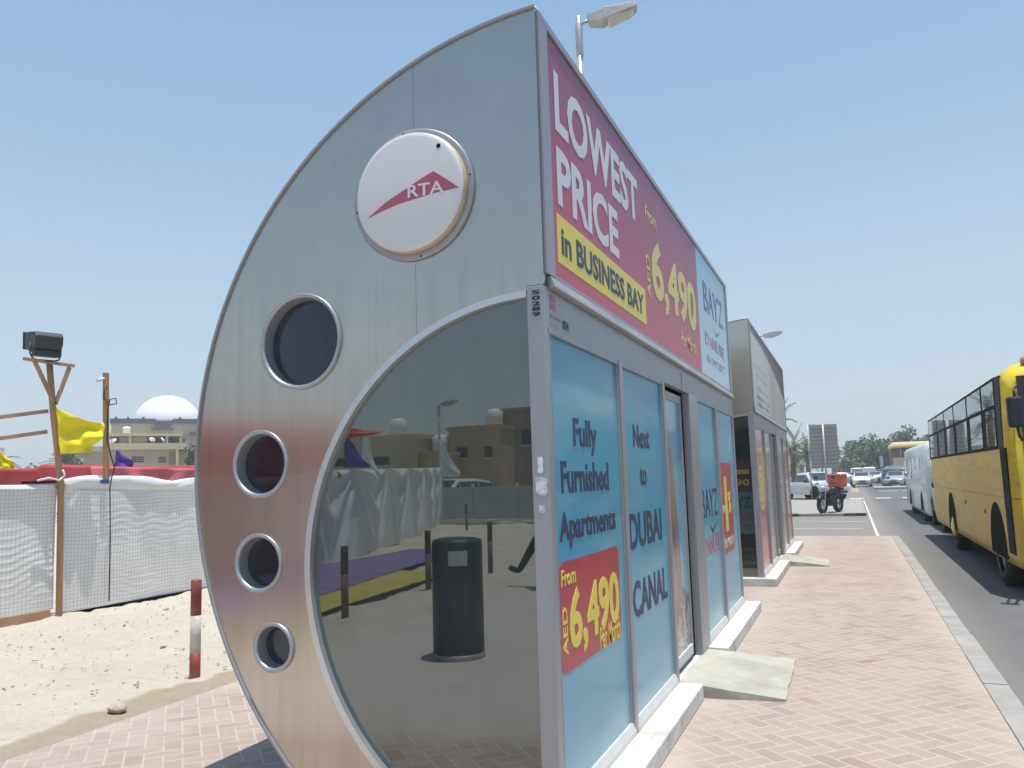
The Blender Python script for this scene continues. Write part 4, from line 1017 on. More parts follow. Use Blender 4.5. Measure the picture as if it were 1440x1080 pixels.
def car(label, loc, rz, kind='sedan', paint='car_white', cat='car', grp='cars at the junction'):
    """local +y is forward"""
    t = thing('parked_car' if kind != 'pickup' else 'pickup_truck', label, cat, loc, rz, grp)
    P = {   # y, z_low, z_belt, z_top, half width, half width top
        'sedan': [(-2.25, .45, .80, .86, .62, .55), (-2.15, .28, .90, 1.0, .82, .70), (-1.55, .22, .95, 1.06, .87, .72), (-.85, .2, .96, 1.42, .88, .60), (.1, .2, .95, 1.45, .88, .62), (.95, .2, .92, 1.02, .88, .68), (1.9, .22, .80, .86, .85, .70), (2.2, .30, .66, .70, .70, .60)],
        'suv': [(-2.2, .5, .95, 1.1, .75, .65), (-2.1, .3, 1.02, 1.62, .88, .70), (-1.2, .25, 1.04, 1.74, .92, .70), (.1, .25, 1.03, 1.72, .92, .70), (.85, .25, 1.02, 1.14, .92, .76), (1.95, .28, .98, 1.05, .90, .76), (2.25, .36, .8, .85, .78, .7)],
        'pickup': [(-2.4, .45, .92, .95, .84, .82), (-2.38, .35, .93, .96, .85, .83), (-.5, .3, .95, .98, .86, .84), (-.48, .3, .95, 1.50, .86, .64), (.45, .28, .94, 1.54, .86, .64), (1.15, .28, .93, 1.02, .86, .72), (2.15, .3, .86, .90, .84, .74), (2.35, .38, .72, .76, .76, .68)],
        'van': [(-2.3, .4, 1.0, 1.9, .84, .74), (-2.2, .3, 1.02, 2.0, .88, .76), (1.0, .28, 1.02, 2.0, .88, .76), (1.7, .28, 1.0, 1.16, .88, .76), (2.3, .36, .85, .9, .8, .7)]}[kind]
    b = MB(); rings = []
    for y, zl, zb, zt, w, wt in P:
        rings.append([b.bm.verts.new((xx, y, zz)) for xx, zz in ((-w*.94, zl), (-w, zl+.18), (-w, zb), (-wt, zt-.03), (-wt*.6, zt), (wt*.6, zt), (wt, zt-.03), (w, zb), (w, zl+.18), (w*.94, zl))])
    for i in range(len(rings)-1):
        for k in range(10):
            f = b.bm.faces.new((rings[i][k], rings[i][(k+1) % 10], rings[i+1][(k+1) % 10], rings[i+1][k])); f.smooth = True
    b.bm.faces.new(rings[0]); b.bm.faces.new(rings[-1][::-1])
    body = obj('body', b, M[paint], t, bevel=.03)
    # windows: offset quads on the cabin
    def side_pt(i, f, sgn, k):   # between belt (f=0) and top (f=1)
        y, zl, zb, zt, w, wt = P[i]
        return Vector((sgn*(w+(wt-w)*f+.012), y, zb+(zt-.03-zb)*f))
    cab = [i for i in range(len(P)) if P[i][3]-P[i][2] > .3]
    i0, i1 = cab[0], cab[-1]
    for sgn in (-1, 1):
        b = MB()
        for i in range(i0, i1):
            q = [side_pt(i, .10, sgn, 0), side_pt(i+1, .10, sgn, 0), side_pt(i+1, .86, sgn, 0), side_pt(i, .86, sgn, 0)]
            ce = sum(q, Vector())/4; b.face([ce+(p-ce)*Vector((1, .93, 1)) if False else ce+(p-ce)*.94 for p in q])
        # quarter glass towards the windscreen
        a0 = side_pt(i1, .12, sgn, 0); a1 = side_pt(i1, .84, sgn, 0); n_ = P[i1+1]; e = Vector((sgn*(n_[4]+.0), n_[0], n_[2]+.04)); e = a0.lerp(e, .75)
        b.face([a0, e, a1])
        obj('side_window', b, M['glass_car'], body, fix=False)
    def cross(i, j, name):
        ya, za, wa = P[i][0], P[i][3], P[i][5]; yb, zb, wb = P[j][0], P[j][3], P[j][5]
        if abs(yb-ya) < .05: yb += .02 if yb > ya else -.02
        pa, pb = Vector((0, ya, za)), Vector((0, yb, zb)); n_ = Vector((1, 0, 0)).cross(pb-pa).normalized()
        if n_.z < 0: n_ = -n_
        pts = []
        for f, w in ((.12, wa+(wb-wa)*.12), (.9, wa+(wb-wa)*.9)):
            p = pa.lerp(pb, f)+n_*.022
            pts.append((p+Vector((-w*.92, 0, 0)), p+Vector((w*.92, 0, 0))))
        b = MB(); b.face([pts[0][0], pts[0][1], pts[1][1], pts[1][0]]); obj(name, b, M['glass_car'], body, fix=False)
    cross(i1, i1+1, 'windscreen')
    if i0 > 0: cross(i0, i0-1, 'rear_window')
    yf, yr = P[-1][0], P[0][0]
    for sgn in (-1, 1):
        b = MB(); z = P[-1][2]; b.box(sgn*.42-.16, sgn*.42+.16, yf-.05, yf+.025, z-.16, z-.02); obj('headlight', b, M['head_lamp'], t, bevel=.02)
        b = MB(); z = P[0][2]; b.box(sgn*.55-.10, sgn*.55+.10, yr-.025, yr+.05, z-.22, z-.02); obj('tail_light', b, M['tail_lamp'], t, bevel=.02)
    b = MB(); b.box(-.28, .28, yf-.04, yf+.022, P[-1][2]-.20, P[-1][2]-.06); b.box(-.5, .5, yf-.04, yf+.018, P[-1][1]+.0, P[-1][1]+.12); obj('grille', b, M['black_plastic'], t, bevel=.01)
    b = MB(); b.box(-.24, .24, yr-.03, yr+.03, P[0][1]+.05, P[0][1]+.16); obj('number_plate', b, M['white_print'], t)
    wr = .33 if kind in ('sedan',) else .36
    for sgn in (-1, 1):
        for yy in (1.38, -1.35):
            # dark wheel arch
            b = MB(); b.lathe([(wr+.06, P[2][4]*sgn-.22*sgn), (wr+.06, (P[2][4]+.004)*sgn)], (0, yy, wr), 'X', 20); obj('wheel_arch', b, M['gap'], body)
            wheel(t, (sgn*(P[2][4]-.085), yy, wr), wr, .2, sgn)
        b = MB(); b.box(sgn*.98-.08, sgn*.98+.08, .72, .80, P[3][2]+.02, P[3][2]+.15); obj('mirror', b, M['black_plastic'], t, bevel=.02)
    return t
Z = -.085
car('white pickup truck with black mirrors parked behind the motorbike', (-1.0, 46.4, Z), R(218), 'pickup', 'car_white', 'pickup truck')
X = lambda t_, y: 1.148+(y+3.143)*t_
car('white saloon car driving towards the camera in mid road', (X(.0096, 84), 84, Z), R(180), 'sedan')
car('white van with its dark rear window beyond the white saloon', (X(.0170, 112), 112, Z), R(2), 'van')
car('white car right of the saloon, partly behind the traffic light', (X(.0266, 104), 104, Z), R(150), 'sedan')
car('dark blue off-road car beyond the traffic light', (X(.0425, 84), 84, Z), R(-8), 'suv', 'car_navy')
car('white car at the far right just beside the white minibus', (X(.0530, 98), 98, Z), R(185), 'suv')
car('silver car low at the left edge of the white minibus', (X(.0500, 72), 80, Z), R(170), 'sedan', 'car_silver')
car('white car left of the saloon near the pavement', (X(-.0050, 98), 98, Z), R(200), 'sedan')
car('pale car behind the sign post', (X(-.016, 90), 90, Z), R(100), 'sedan', 'car_silver')
car('white van parked under the trees left of the saloon', (X(.0045, 122), 122, Z), R(185), 'van')
car('white car parked beside the far palm trees', (X(-.010, 118), 118, Z), R(120), 'sedan')
car('white off-road car mirrored in the glass beside the white wall', (-17.0, -32.2, Z), R(20), 'suv')
car('white car following close behind the yellow bus', (4.03, 20.6, Z), R(180), 'suv')

# ---- buses
def bus(label, x0, w, y0, y1, zt, zb, paint, kind, name):
    """near side is the plane x0; front at y0 (towards the camera)"""
    t = thing(name, label, 'bus', (x0, y0, 0))
    L = y1-y0
    # cross-section of the body
    sec = [(0.02, zb), (0.0, zb+.12), (0.0, 1.62), (.025, zt-.10), (.06, zt-.02), (.16, zt+.06), (.45, zt+.13), (w/2, zt+.15)]
    sec = sec + [(w-x, z) for x, z in reversed(sec[:-1])]
    st = [(0.0, .93, .93), (.06, .97, .97), (.22, .995, 1.0), (.5, 1, 1), (L-.35, 1, 1), (L-.12, .985, .99), (L, .93, .95)]
    b = MB(); rings = []
    for y, fx, fz in st:
        rake = .0
        rings.append([b.bm.verts.new((w/2+(x-w/2)*fx, y+(.16*max(0, (z-1.2))/1.5 if y < .3 else 0), zb+(z-zb)*fz)) for x, z in sec])
    n = len(sec)
    for i in range(len(rings)-1):
        for k in range(n-1):
            f = b.bm.faces.new((rings[i][k], rings[i][k+1], rings[i+1][k+1], rings[i+1][k])); f.smooth = True
            if k in (3, 4, 5, 6, 7, 8, 9, 10): f.material_index = 1
        b.bm.faces.new((rings[i][n-1], rings[i][0], rings[i+1][0], rings[i+1][n-1]))
    f = b.bm.faces.new(rings[0]); f.material_index = 1; b.bm.faces.new(rings[-1][::-1])
    return t, b
def arch_wheel(t, body, y, r, x=0.0, rz=None):
    zc = Z+r
    b = MB(); pts = arc(y, zc+.04, r+.17, R(-8), R(188), 22); b.prism(pts, .25, 'yz', -.006); obj('wheel_arch', b, M['gap'], body)
    return zc

ty, bb = bus('yellow bus with dusty dented side coming along the road', 2.85, 2.25, 7.75, 18.1, 2.60, .26, 'y', 'yellow', 'yellow_bus')
body = obj('body', bb, [M['bus_yellow'], M['yellow_clean']], ty)
def yb(y): return y-7.75
# black window band and panes
b = MB(); b.box(-.004, .05, yb(8.42), yb(18.0), 1.655, 2.555); band = obj('window_band', b, pm('matt_black_band', (.02, .02, .022), .85, spec=.15), ty)
for v in band.data.vertices:
    if v.co.z > 2: v.co.x += .02
cols = [8.45, 9.58, 11.13, 12.89, 14.48, 15.95, 17.95]
for a, e in zip(cols, cols[1:]):
    g_ = .075
    b = MB(); b.face([(.0095, yb(a+g_), 2.215), (.0095, yb(e-g_), 2.215), (.0145, yb(e-g_), 2.515), (.0145, yb(a+g_), 2.515)])
    b.face([(-.007, yb(a+g_), 1.70), (-.007, yb(e-g_-.24), 1.70), (.0055, yb(e-g_-.24), 2.165), (.0055, yb(a+g_), 2.165)])
    for v in b.bm.verts: v.co.x -= .003
    obj('window', b, M['glass_bus'], ty, fix=False)
# front door, narrow black strip, and grey pillar
b = MB(); b.box(-.010, .04, yb(7.98), yb(8.36), -.0+.40, 1.66); obj('door', b, M['matt_black'], ty, bevel=.008)
b = MB(); b.box(-.006, .04, yb(8.12), yb(8.41), 1.661, 2.54)
pl = obj('pillar', b, pm('dark_grey_pillar', (.06, .06, .065), .7, spec=.2), ty)
for v in pl.data.vertices:
    if v.co.z > 2: v.co.x += .02
# windscreen and its surround
def fy(z): return .16*max(0, (z-1.2))/1.5
b = MB(); b.grid(lambda u, v: (.16+1.93*u, fy(1.48+1.02*v)-.012, 1.48+1.02*v), 6, 6); obj('windscreen_seal', b, M['black_plastic'], ty)
b = MB(); b.grid(lambda u, v: (.24+1.77*u, fy(1.56+.86*v)-.02, 1.56+.86*v), 6, 6); obj('windscreen', b, M['glass_bus'], ty)
b = MB(); b.grid(lambda u, v: (.26+1.73*u, fy(2.2+.2*v)-.026, 2.2+.2*v), 6, 2); obj('sun_visor_strip', b, M['cream_roof'], ty)
for xx in (.42, 1.83):
    b = MB(); b.lathe([(.12, .02), (.12, -.03), (.10, -.045), (0, -.05)], (xx, 0, .85), 'Y', 20); obj('headlight', b, M['head_lamp'], ty)
b = MB(); b.box(.05, 2.2, -.10, .03, .26, .50); obj('bumper', b, M['black_plastic'], ty, bevel=.03)
b = MB(); b.box(.7, 1.55, -.02, .02, .68, .95); obj('grille', b, M['black_plastic'], ty, bevel=.02)
# mirror on a bracket
b = MB(); b.box(-.04, .12, -.42, -.30, 1.87, 2.22); b.mi = 0
mir = obj('mirror', b, M['black_plastic'], ty, bevel=.03)
b = MB(); b.tube([(.05, -.34, 2.2), (.05, -.34, 2.3), (.10, -.1, 2.34), (.14, .06, 2.36)], .016, 6); b.tube([(.05, -.34, 1.9), (.06, -.34, 1.78), (.12, -.12, 1.74), (.14, .02, 1.74)], .018, 6); obj('arm', b, M['black_plastic'], mir)
b = MB(); b.lathe([(.055, 0), (.05, .05), (.03, .085), (0, .095)], (.30, .28, 2.66), 'Z', 14); obj('marker_lamp', b, pm('amber_pink_lens', (.5, .28, .2), .3), ty)
b = MB(); b.box(.5, 1.75, .10, .34, 2.68, 2.86); obj('route_box', b, M['yellow_clean'], ty, bevel=.05)
for y, r in ((9.15, .43), (14.35, .43)):
    arch_wheel(ty, body, yb(y), r)
    wheel(ty, (.13, yb(y), Z+r), r, .24, -1); wheel(ty, (2.12, yb(y), Z+r), r, .24, 1)
b = MB(); b.lathe([(.20, -.02), (.18, -.06), (.06, -.09), (0, -.09)], (.05, yb(14.35), Z+.43), 'X', 18); obj('hub_cap', b, M['yellow_clean'], ty)
b = MB(); b.box(.2, 2.05, .5, 9.9, .10, .28); obj('chassis', b, M['gap'], ty)
for y, z in ((12.2, .88), (10.1, .82)):
    b = MB(); b.lathe([(.035, .0), (.035, -.006), (0, -.008)], (0, yb(y), z), 'X', 10); obj('vent_hole', b, M['gap'], ty)
for z in (.95, 1.15):
    b = MB(); b.box(1.9, 2.1, L_ if False else 10.33, 10.37, z, z+.12); obj('tail_light', b, M['tail_lamp'], ty)

tw, bb = bus('white minibus with tall narrow windows beyond the yellow bus', 3.0, 2.1, 21.9, 31.3, 2.15, .16, 'w', 'white', 'white_minibus')
# only the far part shows: the minibus faces away, its back to the yellow bus
body = obj('body', bb, [M['bus_white'], M['bus_white']], tw)
for (ya, yb_, za, zb_, nm, mt) in ((7.9, 9.0, .28, 1.80, 'door', 'alu_dull'), (5.4, 6.2, .22, 1.85, 'door', 'alu_dull'), (8.0, 8.9, 1.15, 1.78, 'window', 'glass_port'), (5.5, 6.1, 1.15, 1.80, 'window', 'glass_port'), (1.6, 3.2, 1.45, 1.80, 'window', 'glass_port'), (3.5, 4.8, 1.45, 1.80, 'window', 'glass_port')):
    off = -.004 if nm == 'door' else -.010
    b = MB(); b.box(off, .04, ya, yb_, za, zb_); o = obj(nm, b, M[mt], tw)
    for v in o.data.vertices:
        if v.co.z > 1.62: v.co.x += .022*(v.co.z-1.62)/.4
for y, r in ((6.9, .36), (1.9, .36)):
    b = MB(); pts = arc(y, Z+r+.03, r+.12, R(-8), R(188), 20); b.prism(pts, .25, 'yz', -.006); obj('wheel_arch', b, M['gap'], body)
    wheel(tw, (.13, y, Z+r), r, .22, -1); wheel(tw, (1.97, y, Z+r), r, .22, 1)
b = MB(); b.box(.2, 1.9, .4, 9.0, .02, .18); obj('chassis', b, M['gap'], tw)
b = MB(); b.box(-.008, .03, .5, 9.2, .98, 1.02); obj('side_moulding', b, M['alu_light'], tw)

# ---- delivery motorbike: front wheel towards the camera and left
fwp, rwp = Vector((.10, 27.35)), Vector((.60, 28.45))
hd = fwp-rwp; ang = math.atan2(hd.y, hd.x) - PI/2      # local +y forward
mc = (fwp+rwp)/2
tm = thing('delivery_motorbike', 'parked delivery motorbike with a big orange box on its rack', 'motorbike', (mc.x, mc.y, .0), ang)
def mwheel(y, nm):
    b = MB(); r = .30; b.lathe([(r*.66, -.06), (r*.92, -.07), (r, -.03), (r, .03), (r*.92, .07), (r*.66, .06)], (0, y, r), 'X', 26)
    bmesh.ops.delete(b.bm, geom=[f for f in b.bm.faces if len(f.verts) > 4], context='FACES_ONLY')
    w_ = obj(nm, b, M['rubber'], tm)
    b = MB(); b.lathe([(r*.67, -.04), (r*.67, .04), (r*.58, .04), (r*.58, -.04)], (0, y, r), 'X', 24)
    bmesh.ops.delete(b.bm, geom=[f for f in b.bm.faces if len(f.verts) > 4], context='FACES_ONLY')
    for k in range(5):
        a = 2*PI*k/5; b.cyl((0, y+.04*math.cos(a), r+.04*math.sin(a)), (0, y+r*.7*math.cos(a), r+r*.7*math.sin(a)), .014, seg=6)
    b.cyl((-.06, y, r), (.06, y, r), .045, seg=12); obj('rim', b, M['chrome'], w_)
mwheel(.60, 'front_wheel'); mwheel(-.60, 'rear_wheel')
b = MB()
for sx in (-.09, .09): b.tube([(sx, .60, .30), (sx, .50, .62), (sx, .40, .92)], .022, 8)
obj('fork', b, M['chrome'], tm)
b = MB(); b.grid(lambda u, v: (.07*math.cos(PI*u), .60+.34*math.cos(R(30+130*v)), .30+.34*math.sin(R(30+130*v))+.02*math.sin(PI*u)), 6, 10); obj('front_mudguard', b, M['black_plastic'], tm, solid=.008)
b = MB(); b.tube([(-.36, .26, 1.02), (-.22, .33, 1.04), (-.08, .37, 1.0), (.08, .37, 1.0), (.22, .33, 1.04), (.36, .26, 1.02)], .016, 8); hb = obj('handlebar', b, M['black_plastic'], tm)
for sx in (-1, 1):
    b = MB(); b.tube([(.24*sx, .33, 1.04), (.28*sx, .32, 1.16), (.32*sx, .30, 1.24)], .008, 6); b.box(.32*sx-.06, .32*sx+.06, .285, .305, 1.20, 1.30); obj('mirror', b, M['black_plastic'], hb)
b = MB(); b.lathe([(.0, .14), (.06, .13), (.085, .08), (.08, 0), (.05, -.03)], (0, .42, .88), 'Y', 16); obj('headlight', b, M['head_lamp'], tm)
b = MB(); b.prism([(.44, .74), (.50, .86), (.46, 1.02), (.36, 1.06), (.34, .80)], .34, 'yz', -.17); obj('fairing', b, M['bus_white'], tm, bevel=.03)
b = MB(); b.prism([(.34, .66), (.30, .86), (.18, .92), (-.05, .84), (-.10, .72), (.1, .64)], .36, 'yz', -.18); obj('fuel_tank', b, M['black_plastic'], tm, bevel=.05)
b = MB(); b.prism([(-.02, .74), (-.04, .82), (-.40, .84), (-.72, .88), (-.72, .80), (-.4, .74)], .30, 'yz', -.15); obj('seat', b, M['rubber'], tm, bevel=.03)
b = MB(); b.prism([(.26, .28), (.30, .55), (.12, .64), (-.16, .60), (-.2, .32), (.0, .24)], .36, 'yz', -.18); obj('engine', b, M['black_plastic'], tm, bevel=.03)
b = MB(); b.prism([(-.1, .52), (-.12, .74), (-.62, .80), (-.58, .62)], .32, 'yz', -.16); obj('side_cover', b, M['black_plastic'], tm, bevel=.03)
b = MB(); b.tube([(.13, .18, .28), (.15, -.1, .24), (.15, -.35, .28), (.16, -.75, .36)], [.022, .024, .04, .045], 10); obj('exhaust', b, M['chrome'], tm)
b = MB()
for sx in (-.12, .12): b.tube([(sx, -.60, .30), (sx, -.45, .62), (sx, -.40, .80)], .022, 8); b.tube([(sx, -.1, .40), (sx, -.60, .30)], .024, 8)
obj('rear_shocks', b, M['black_plastic'], tm)
b = MB(); b.box(-.2, .2, -.90, -.40, .885, .905); obj('rack', b, M['black_plastic'], tm)
b = MB(); b.box(-.25, .25, -.93, -.41, .91, 1.36); bx_ = obj('delivery_box', b, M['orange'], tm, bevel=.025)
b = MB(); b.box(-.256, .256, -.936, -.404, 1.27, 1.30); obj('lid_seam', b, M['red_print'], bx_, bevel=.004)
b = MB(); b.prism(arc(.05, 1.1, .09, 0, 2*PI, 16)[:-1], -.003, 'xz', -.931); obj('emblem', b, M['cream_roof'], bx_)
b = MB(); b.grid(lambda u, v: (.07*math.cos(PI*u), -.60+.35*math.cos(R(40+130*v)), .30+.35*math.sin(R(40+130*v))), 6, 8); obj('rear_mudguard', b, M['black_plastic'], tm, solid=.008)

# ================================================================== RIGHT BACKGROUND
# big sign seen from behind
ts = thing('road_sign', 'large road sign seen from its ribbed back on a grey post', 'road sign', (-.17, 44.6, 0), R(4))
b = MB(); b.box(-.72, .72, 0, .03, 1.66, 4.06)
sb = obj('sign_panel', b, M['sign_back'], ts)
b = MB()
for k in range(11): z = 1.80+k*.213; b.box(-.71, .71, -.045, -.002, z-.018, z+.018)
obj('stiffener', b, M['galv'], sb)
b = MB(); b.cyl((.0, -.10, 0), (.0, -.10, 4.08), .055, .055, 12); obj('post', b, M['galv'], ts)
b = MB(); b.cyl((0, 0, 0), (0, 0, 4.15), .04, .03, 10); o = obj('thin_pole', b, M['galv'], loc=(-.98, 44.9, 0)); tag(o, 'thin grey pole just left of the ribbed road sign', 'pole')
b = MB(); b.tube([(0, 0, 4.1), (.05, -.0, 4.14), (.4, 0, 4.12)], .018, 6); o2 = obj('pole_arm', b, M['galv'], o)
# traffic light
tt = thing('traffic_light', 'black traffic light head on a pole in the junction', 'traffic light', (X(.0309, 78), 78, -.08), R(5))
b = MB(); b.cyl((0, 0, 0), (0, 0, 2.9), .07, .06, 10); obj('pole', b, M['galv'], tt)
b = MB(); b.box(-.30, .30, -.06, .1, 1.75, 2.95); b.box(-.46, -.31, -.03, .12, 2.2, 2.8); obj('signal_head', b, M['black_plastic'], tt, bevel=.03)
b = MB(); b.box(-.12, .18, -.075, -.062, 1.85, 2.85); obj('back_plate', b, M['galv'], tt)
b = MB(); b.box(-.1, .62, -.05, -.02, .25, .95); obj('blue_sign', b, M['sign_blue'], tt)
b = MB(); b.prism(arc(.26, .6, .22, 0, 2*PI, 16)[:-1], -.003, 'xz', -.0505); b.bm.normal_update(); obj('white_roundel', b, M['white_print'], tt)
b = MB(); b.box(0, 5.4, 0, 6, -.10, .06); o = obj('traffic_island', b, M['kerb'], loc=(X(.0215, 72), 70, 0), bevel=.02); o['kind'] = 'structure'

def leaf_crown(b, centre, rad, n, size, seed, squash=.8):
    r_ = random.Random(seed); c = Vector(centre)
    lobes = [(Vector((r_.gauss(0, .5), r_.gauss(0, .5), r_.gauss(0, .38)*squash))*rad, r_.uniform(.28, .5)*rad) for _ in range(12)]
    for k in range(n):
        lc, lr = r_.choice(lobes)
        d = Vector((r_.gauss(0, 1), r_.gauss(0, 1), r_.gauss(0, 1))).normalized()*lr*(r_.random()**.35)
        p = c+lc+d; s = size*r_.uniform(.5, 1.3)
        a = Vector((r_.gauss(0, 1), r_.gauss(0, 1), r_.gauss(0, .7))).normalized(); e = a.orthogonal().normalized()
        e = (Matrix.Rotation(r_.uniform(0, 6.28), 3, a) @ e)
        b.face([p-a*s, p+e*s*.5, p+a*s, p-e*s*.5])
def tree(name, label, loc, h, rad, mat, seed, n=2200, size=.28, squash=.8, grp='trees beyond the junction'):
    t = thing(name, label, 'tree', loc, 0, grp); r_ = random.Random(seed)
    b = MB(); b.tube([(0, 0, -.1), (.1, 0, h*.25), (.05, .1, h*.5), (0, 0, h*.72)], [.22, .17, .12, .05], 8)
    for k in range(6):
        a = r_.uniform(0, 6.28); b.tube([(.05, 0, h*r_.uniform(.25, .45)), (math.cos(a)*rad*.4, math.sin(a)*rad*.4, h*.6), (math.cos(a)*rad*.7, math.sin(a)*rad*.7, h*.75)], [.09, .06, .02], 6)
    obj('trunk', b, M['bark'], t)
    b = MB(); leaf_crown(b, (0, 0, h*.62), rad, n, size, seed, squash); obj('crown', b, M[mat], t, fix=False)
    return t
Y = 130
tree('tree', 'tall haze-paled green tree left of centre in the clump beyond the junction', (X(.011, Y), Y, 0), 7.0, 3.0, 'leaf2', 1, 2600, .33)
tree('tree', 'tallest bushy tree in the middle of the clump beyond the junction', (X(.024, Y), Y+3, 0), 7.4, 3.2, 'leaf2', 2, 2800, .33)
tree('tree', 'low green bush-like tree at the left foot of the clump', (X(-.001, Y), Y-6, 0), 3.8, 2.2, 'leaf', 3, 1500, .28)
tree('tree', 'green tree at the right of the clump behind the traffic light', (X(.036, Y), Y+2, 0), 5.6, 2.8, 'leaf2', 4, 2200, .32)
tree('tree', 'dark round tree rising behind the cream roof', (X(.060, 125), 125, 0), 7.2, 2.6, 'leaf', 5, 2000, .30)
tree('tree', 'small tree between the clump and the cream roof', (X(.044, 128), 128, 0), 5.8, 1.6, 'leaf2', 6, 900, .28)
tree('tree', 'dark tree partly hidden behind the white minibus and yellow bus', (X(.073, 125), 125, 0), 6.6, 1.9, 'leaf', 16, 1200, .28)

def palm(label, loc, h, L_, seed, n=34, grp='palms', droop=1.0):
    t = thing('palm_tree', label, 'palm tree', loc, 0, grp); r_ = random.Random(seed)
    b = MB(); b.tube([(0, 0, -.1), (.06, 0, h*.5), (0, 0, h)], [.24, .19, .17], 9)
    for k in range(int(h/.22)): b.lathe([(.20, k*.22), (.235, k*.22+.12), (.19, k*.22+.2)], (.04, 0, 0), 'Z', 9)
    obj('trunk', b, M['bark'], t)
    b = MB()
    for k in range(n):
        az = r_.uniform(0, 2*PI); el = r_.uniform(R(-25), R(80)); ln = L_*r_.uniform(.8, 1.1)
        p = Vector((0, 0, h)); d = Vector((math.cos(az)*math.cos(el), math.sin(az)*math.cos(el), math.sin(el))); side = Vector((-math.sin(az), math.cos(az), 0))
        ns = 16; pts = []
        for q in range(ns+1):
            pts.append(p.copy()); p = p+d*(ln/ns); d = (d+Vector((0, 0, -.085*droop))).normalized()
        for q in range(1, ns):
            f = q/ns; wl = L_*.26*math.sin(PI*min(1, f*.92+.08))**.6*(1-f*.35)
            up_ = (pts[q+1]-pts[q-1]).normalized()
            for sg in (-1, 1):
                tip = pts[q]+side*sg*wl*.8+up_*wl*.55+Vector((0, 0, -wl*.3+r_.uniform(-.05, .05)))
                b.face([pts[q]-up_*.035, pts[q]+up_*.035, tip])
        b.tube(pts[::4], .018, 4)
    obj('crown', b, M['frond'], t, fix=False)
    return t
palm('palm tree beside the farther shelter, left of the road sign', (X(-.0635, 66), 66, 0), 3.1, 2.5, 11, 40, 'palms beside the road')
palm('second palm close behind the road sign post', (X(-.047, 72), 72, 0), 2.9, 2.2, 12, 36, 'palms beside the road')
palm('tall palm whose fronds show past the farther shelter corner', (X(-.0765, 50), 50, 0), 4.6, 1.9, 13, 20, 'palms beside the road')

def building(name, label, cat, loc, rz): return thing(name, label, cat, loc, rz)
# cream-roofed building
Yb = 110
tb_ = building('roadside_building', 'low building with bulging cream roof and red-brown wall', 'building', (X(.0405, Yb), Yb, 0), R(0))
k_ = (Yb+3.14)
b = MB(); b.box(.2, 9, .2, 8, 0, 4.0); obj('wall', b, M['red_brown'], tb_)
b = MB(); b.box(0, 9, -.6, 8, 4.2, 4.95)
for v in b.bm.verts:
    if v.co.z > 4.5: v.co.x += .3; v.co.y += .3
obj('roof', b, M['cream_roof'], tb_, bevel=.3)
b = MB(); b.box(.3, 2.6, -.3, .19, 2.0, 3.0); obj('balcony', b, M['cream_roof'], tb_)
for x in (1.2, 2.6, 4.2): 
    b = MB(); b.box(x, x+.08, -.02, .2, 3.0, 4.2); obj('column', b, M['white_wall'], tb_)
b = MB(); b.box(0, 12, 0, .3, 0, 1.95); o = obj('boundary_wall', b, M['white_wall'], loc=(X(.034, 100), 101, 0)); tag(o, 'long pale boundary wall in front of the cream-roofed building', 'wall')
b = MB(); b.box(-10, 0, 0, .3, 0, 1.5); o = obj('boundary_wall', b, M['white_wall'], loc=(X(-.049, 75), 75, 0)); tag(o, 'pale wall under the palms left of the road sign', 'wall')
tb2 = building('white_kiosk', 'small white block building left of the road sign', 'building', (X(-.064, 73.5), 73.5, 0), 0)
b = MB(); b.box(-1.2, 1.0, 0, .9, 0, 2.0); obj('wall', b, M['white_wall'], tb2)
b = MB(); b.box(-1.3, 1.1, -.1, .95, 2.001, 2.15); obj('roof', b, M['white_wall'], tb2)
b = MB(); b.box(-.2, .3, -.02, 0.0, 1.1, 1.6); obj('window', b, M['window_dark'], tb2)
tb3 = building('tent_stall', 'pale canopied stall beside the far parked cars', 'building', (X(-.002, 150), 150, 0), 0)
b = MB(); b.box(-3, 3, 0, 4, 0, 2.6); obj('wall', b, M['brown_wall'], tb3)
b = MB(); b.prism([(-3.4, 2.6), (3.4, 2.6), (1.6, 3.5), (-1.6, 3.5)], 4.6, 'xz', -.3); obj('roof', b, M['white_wall'], tb3)

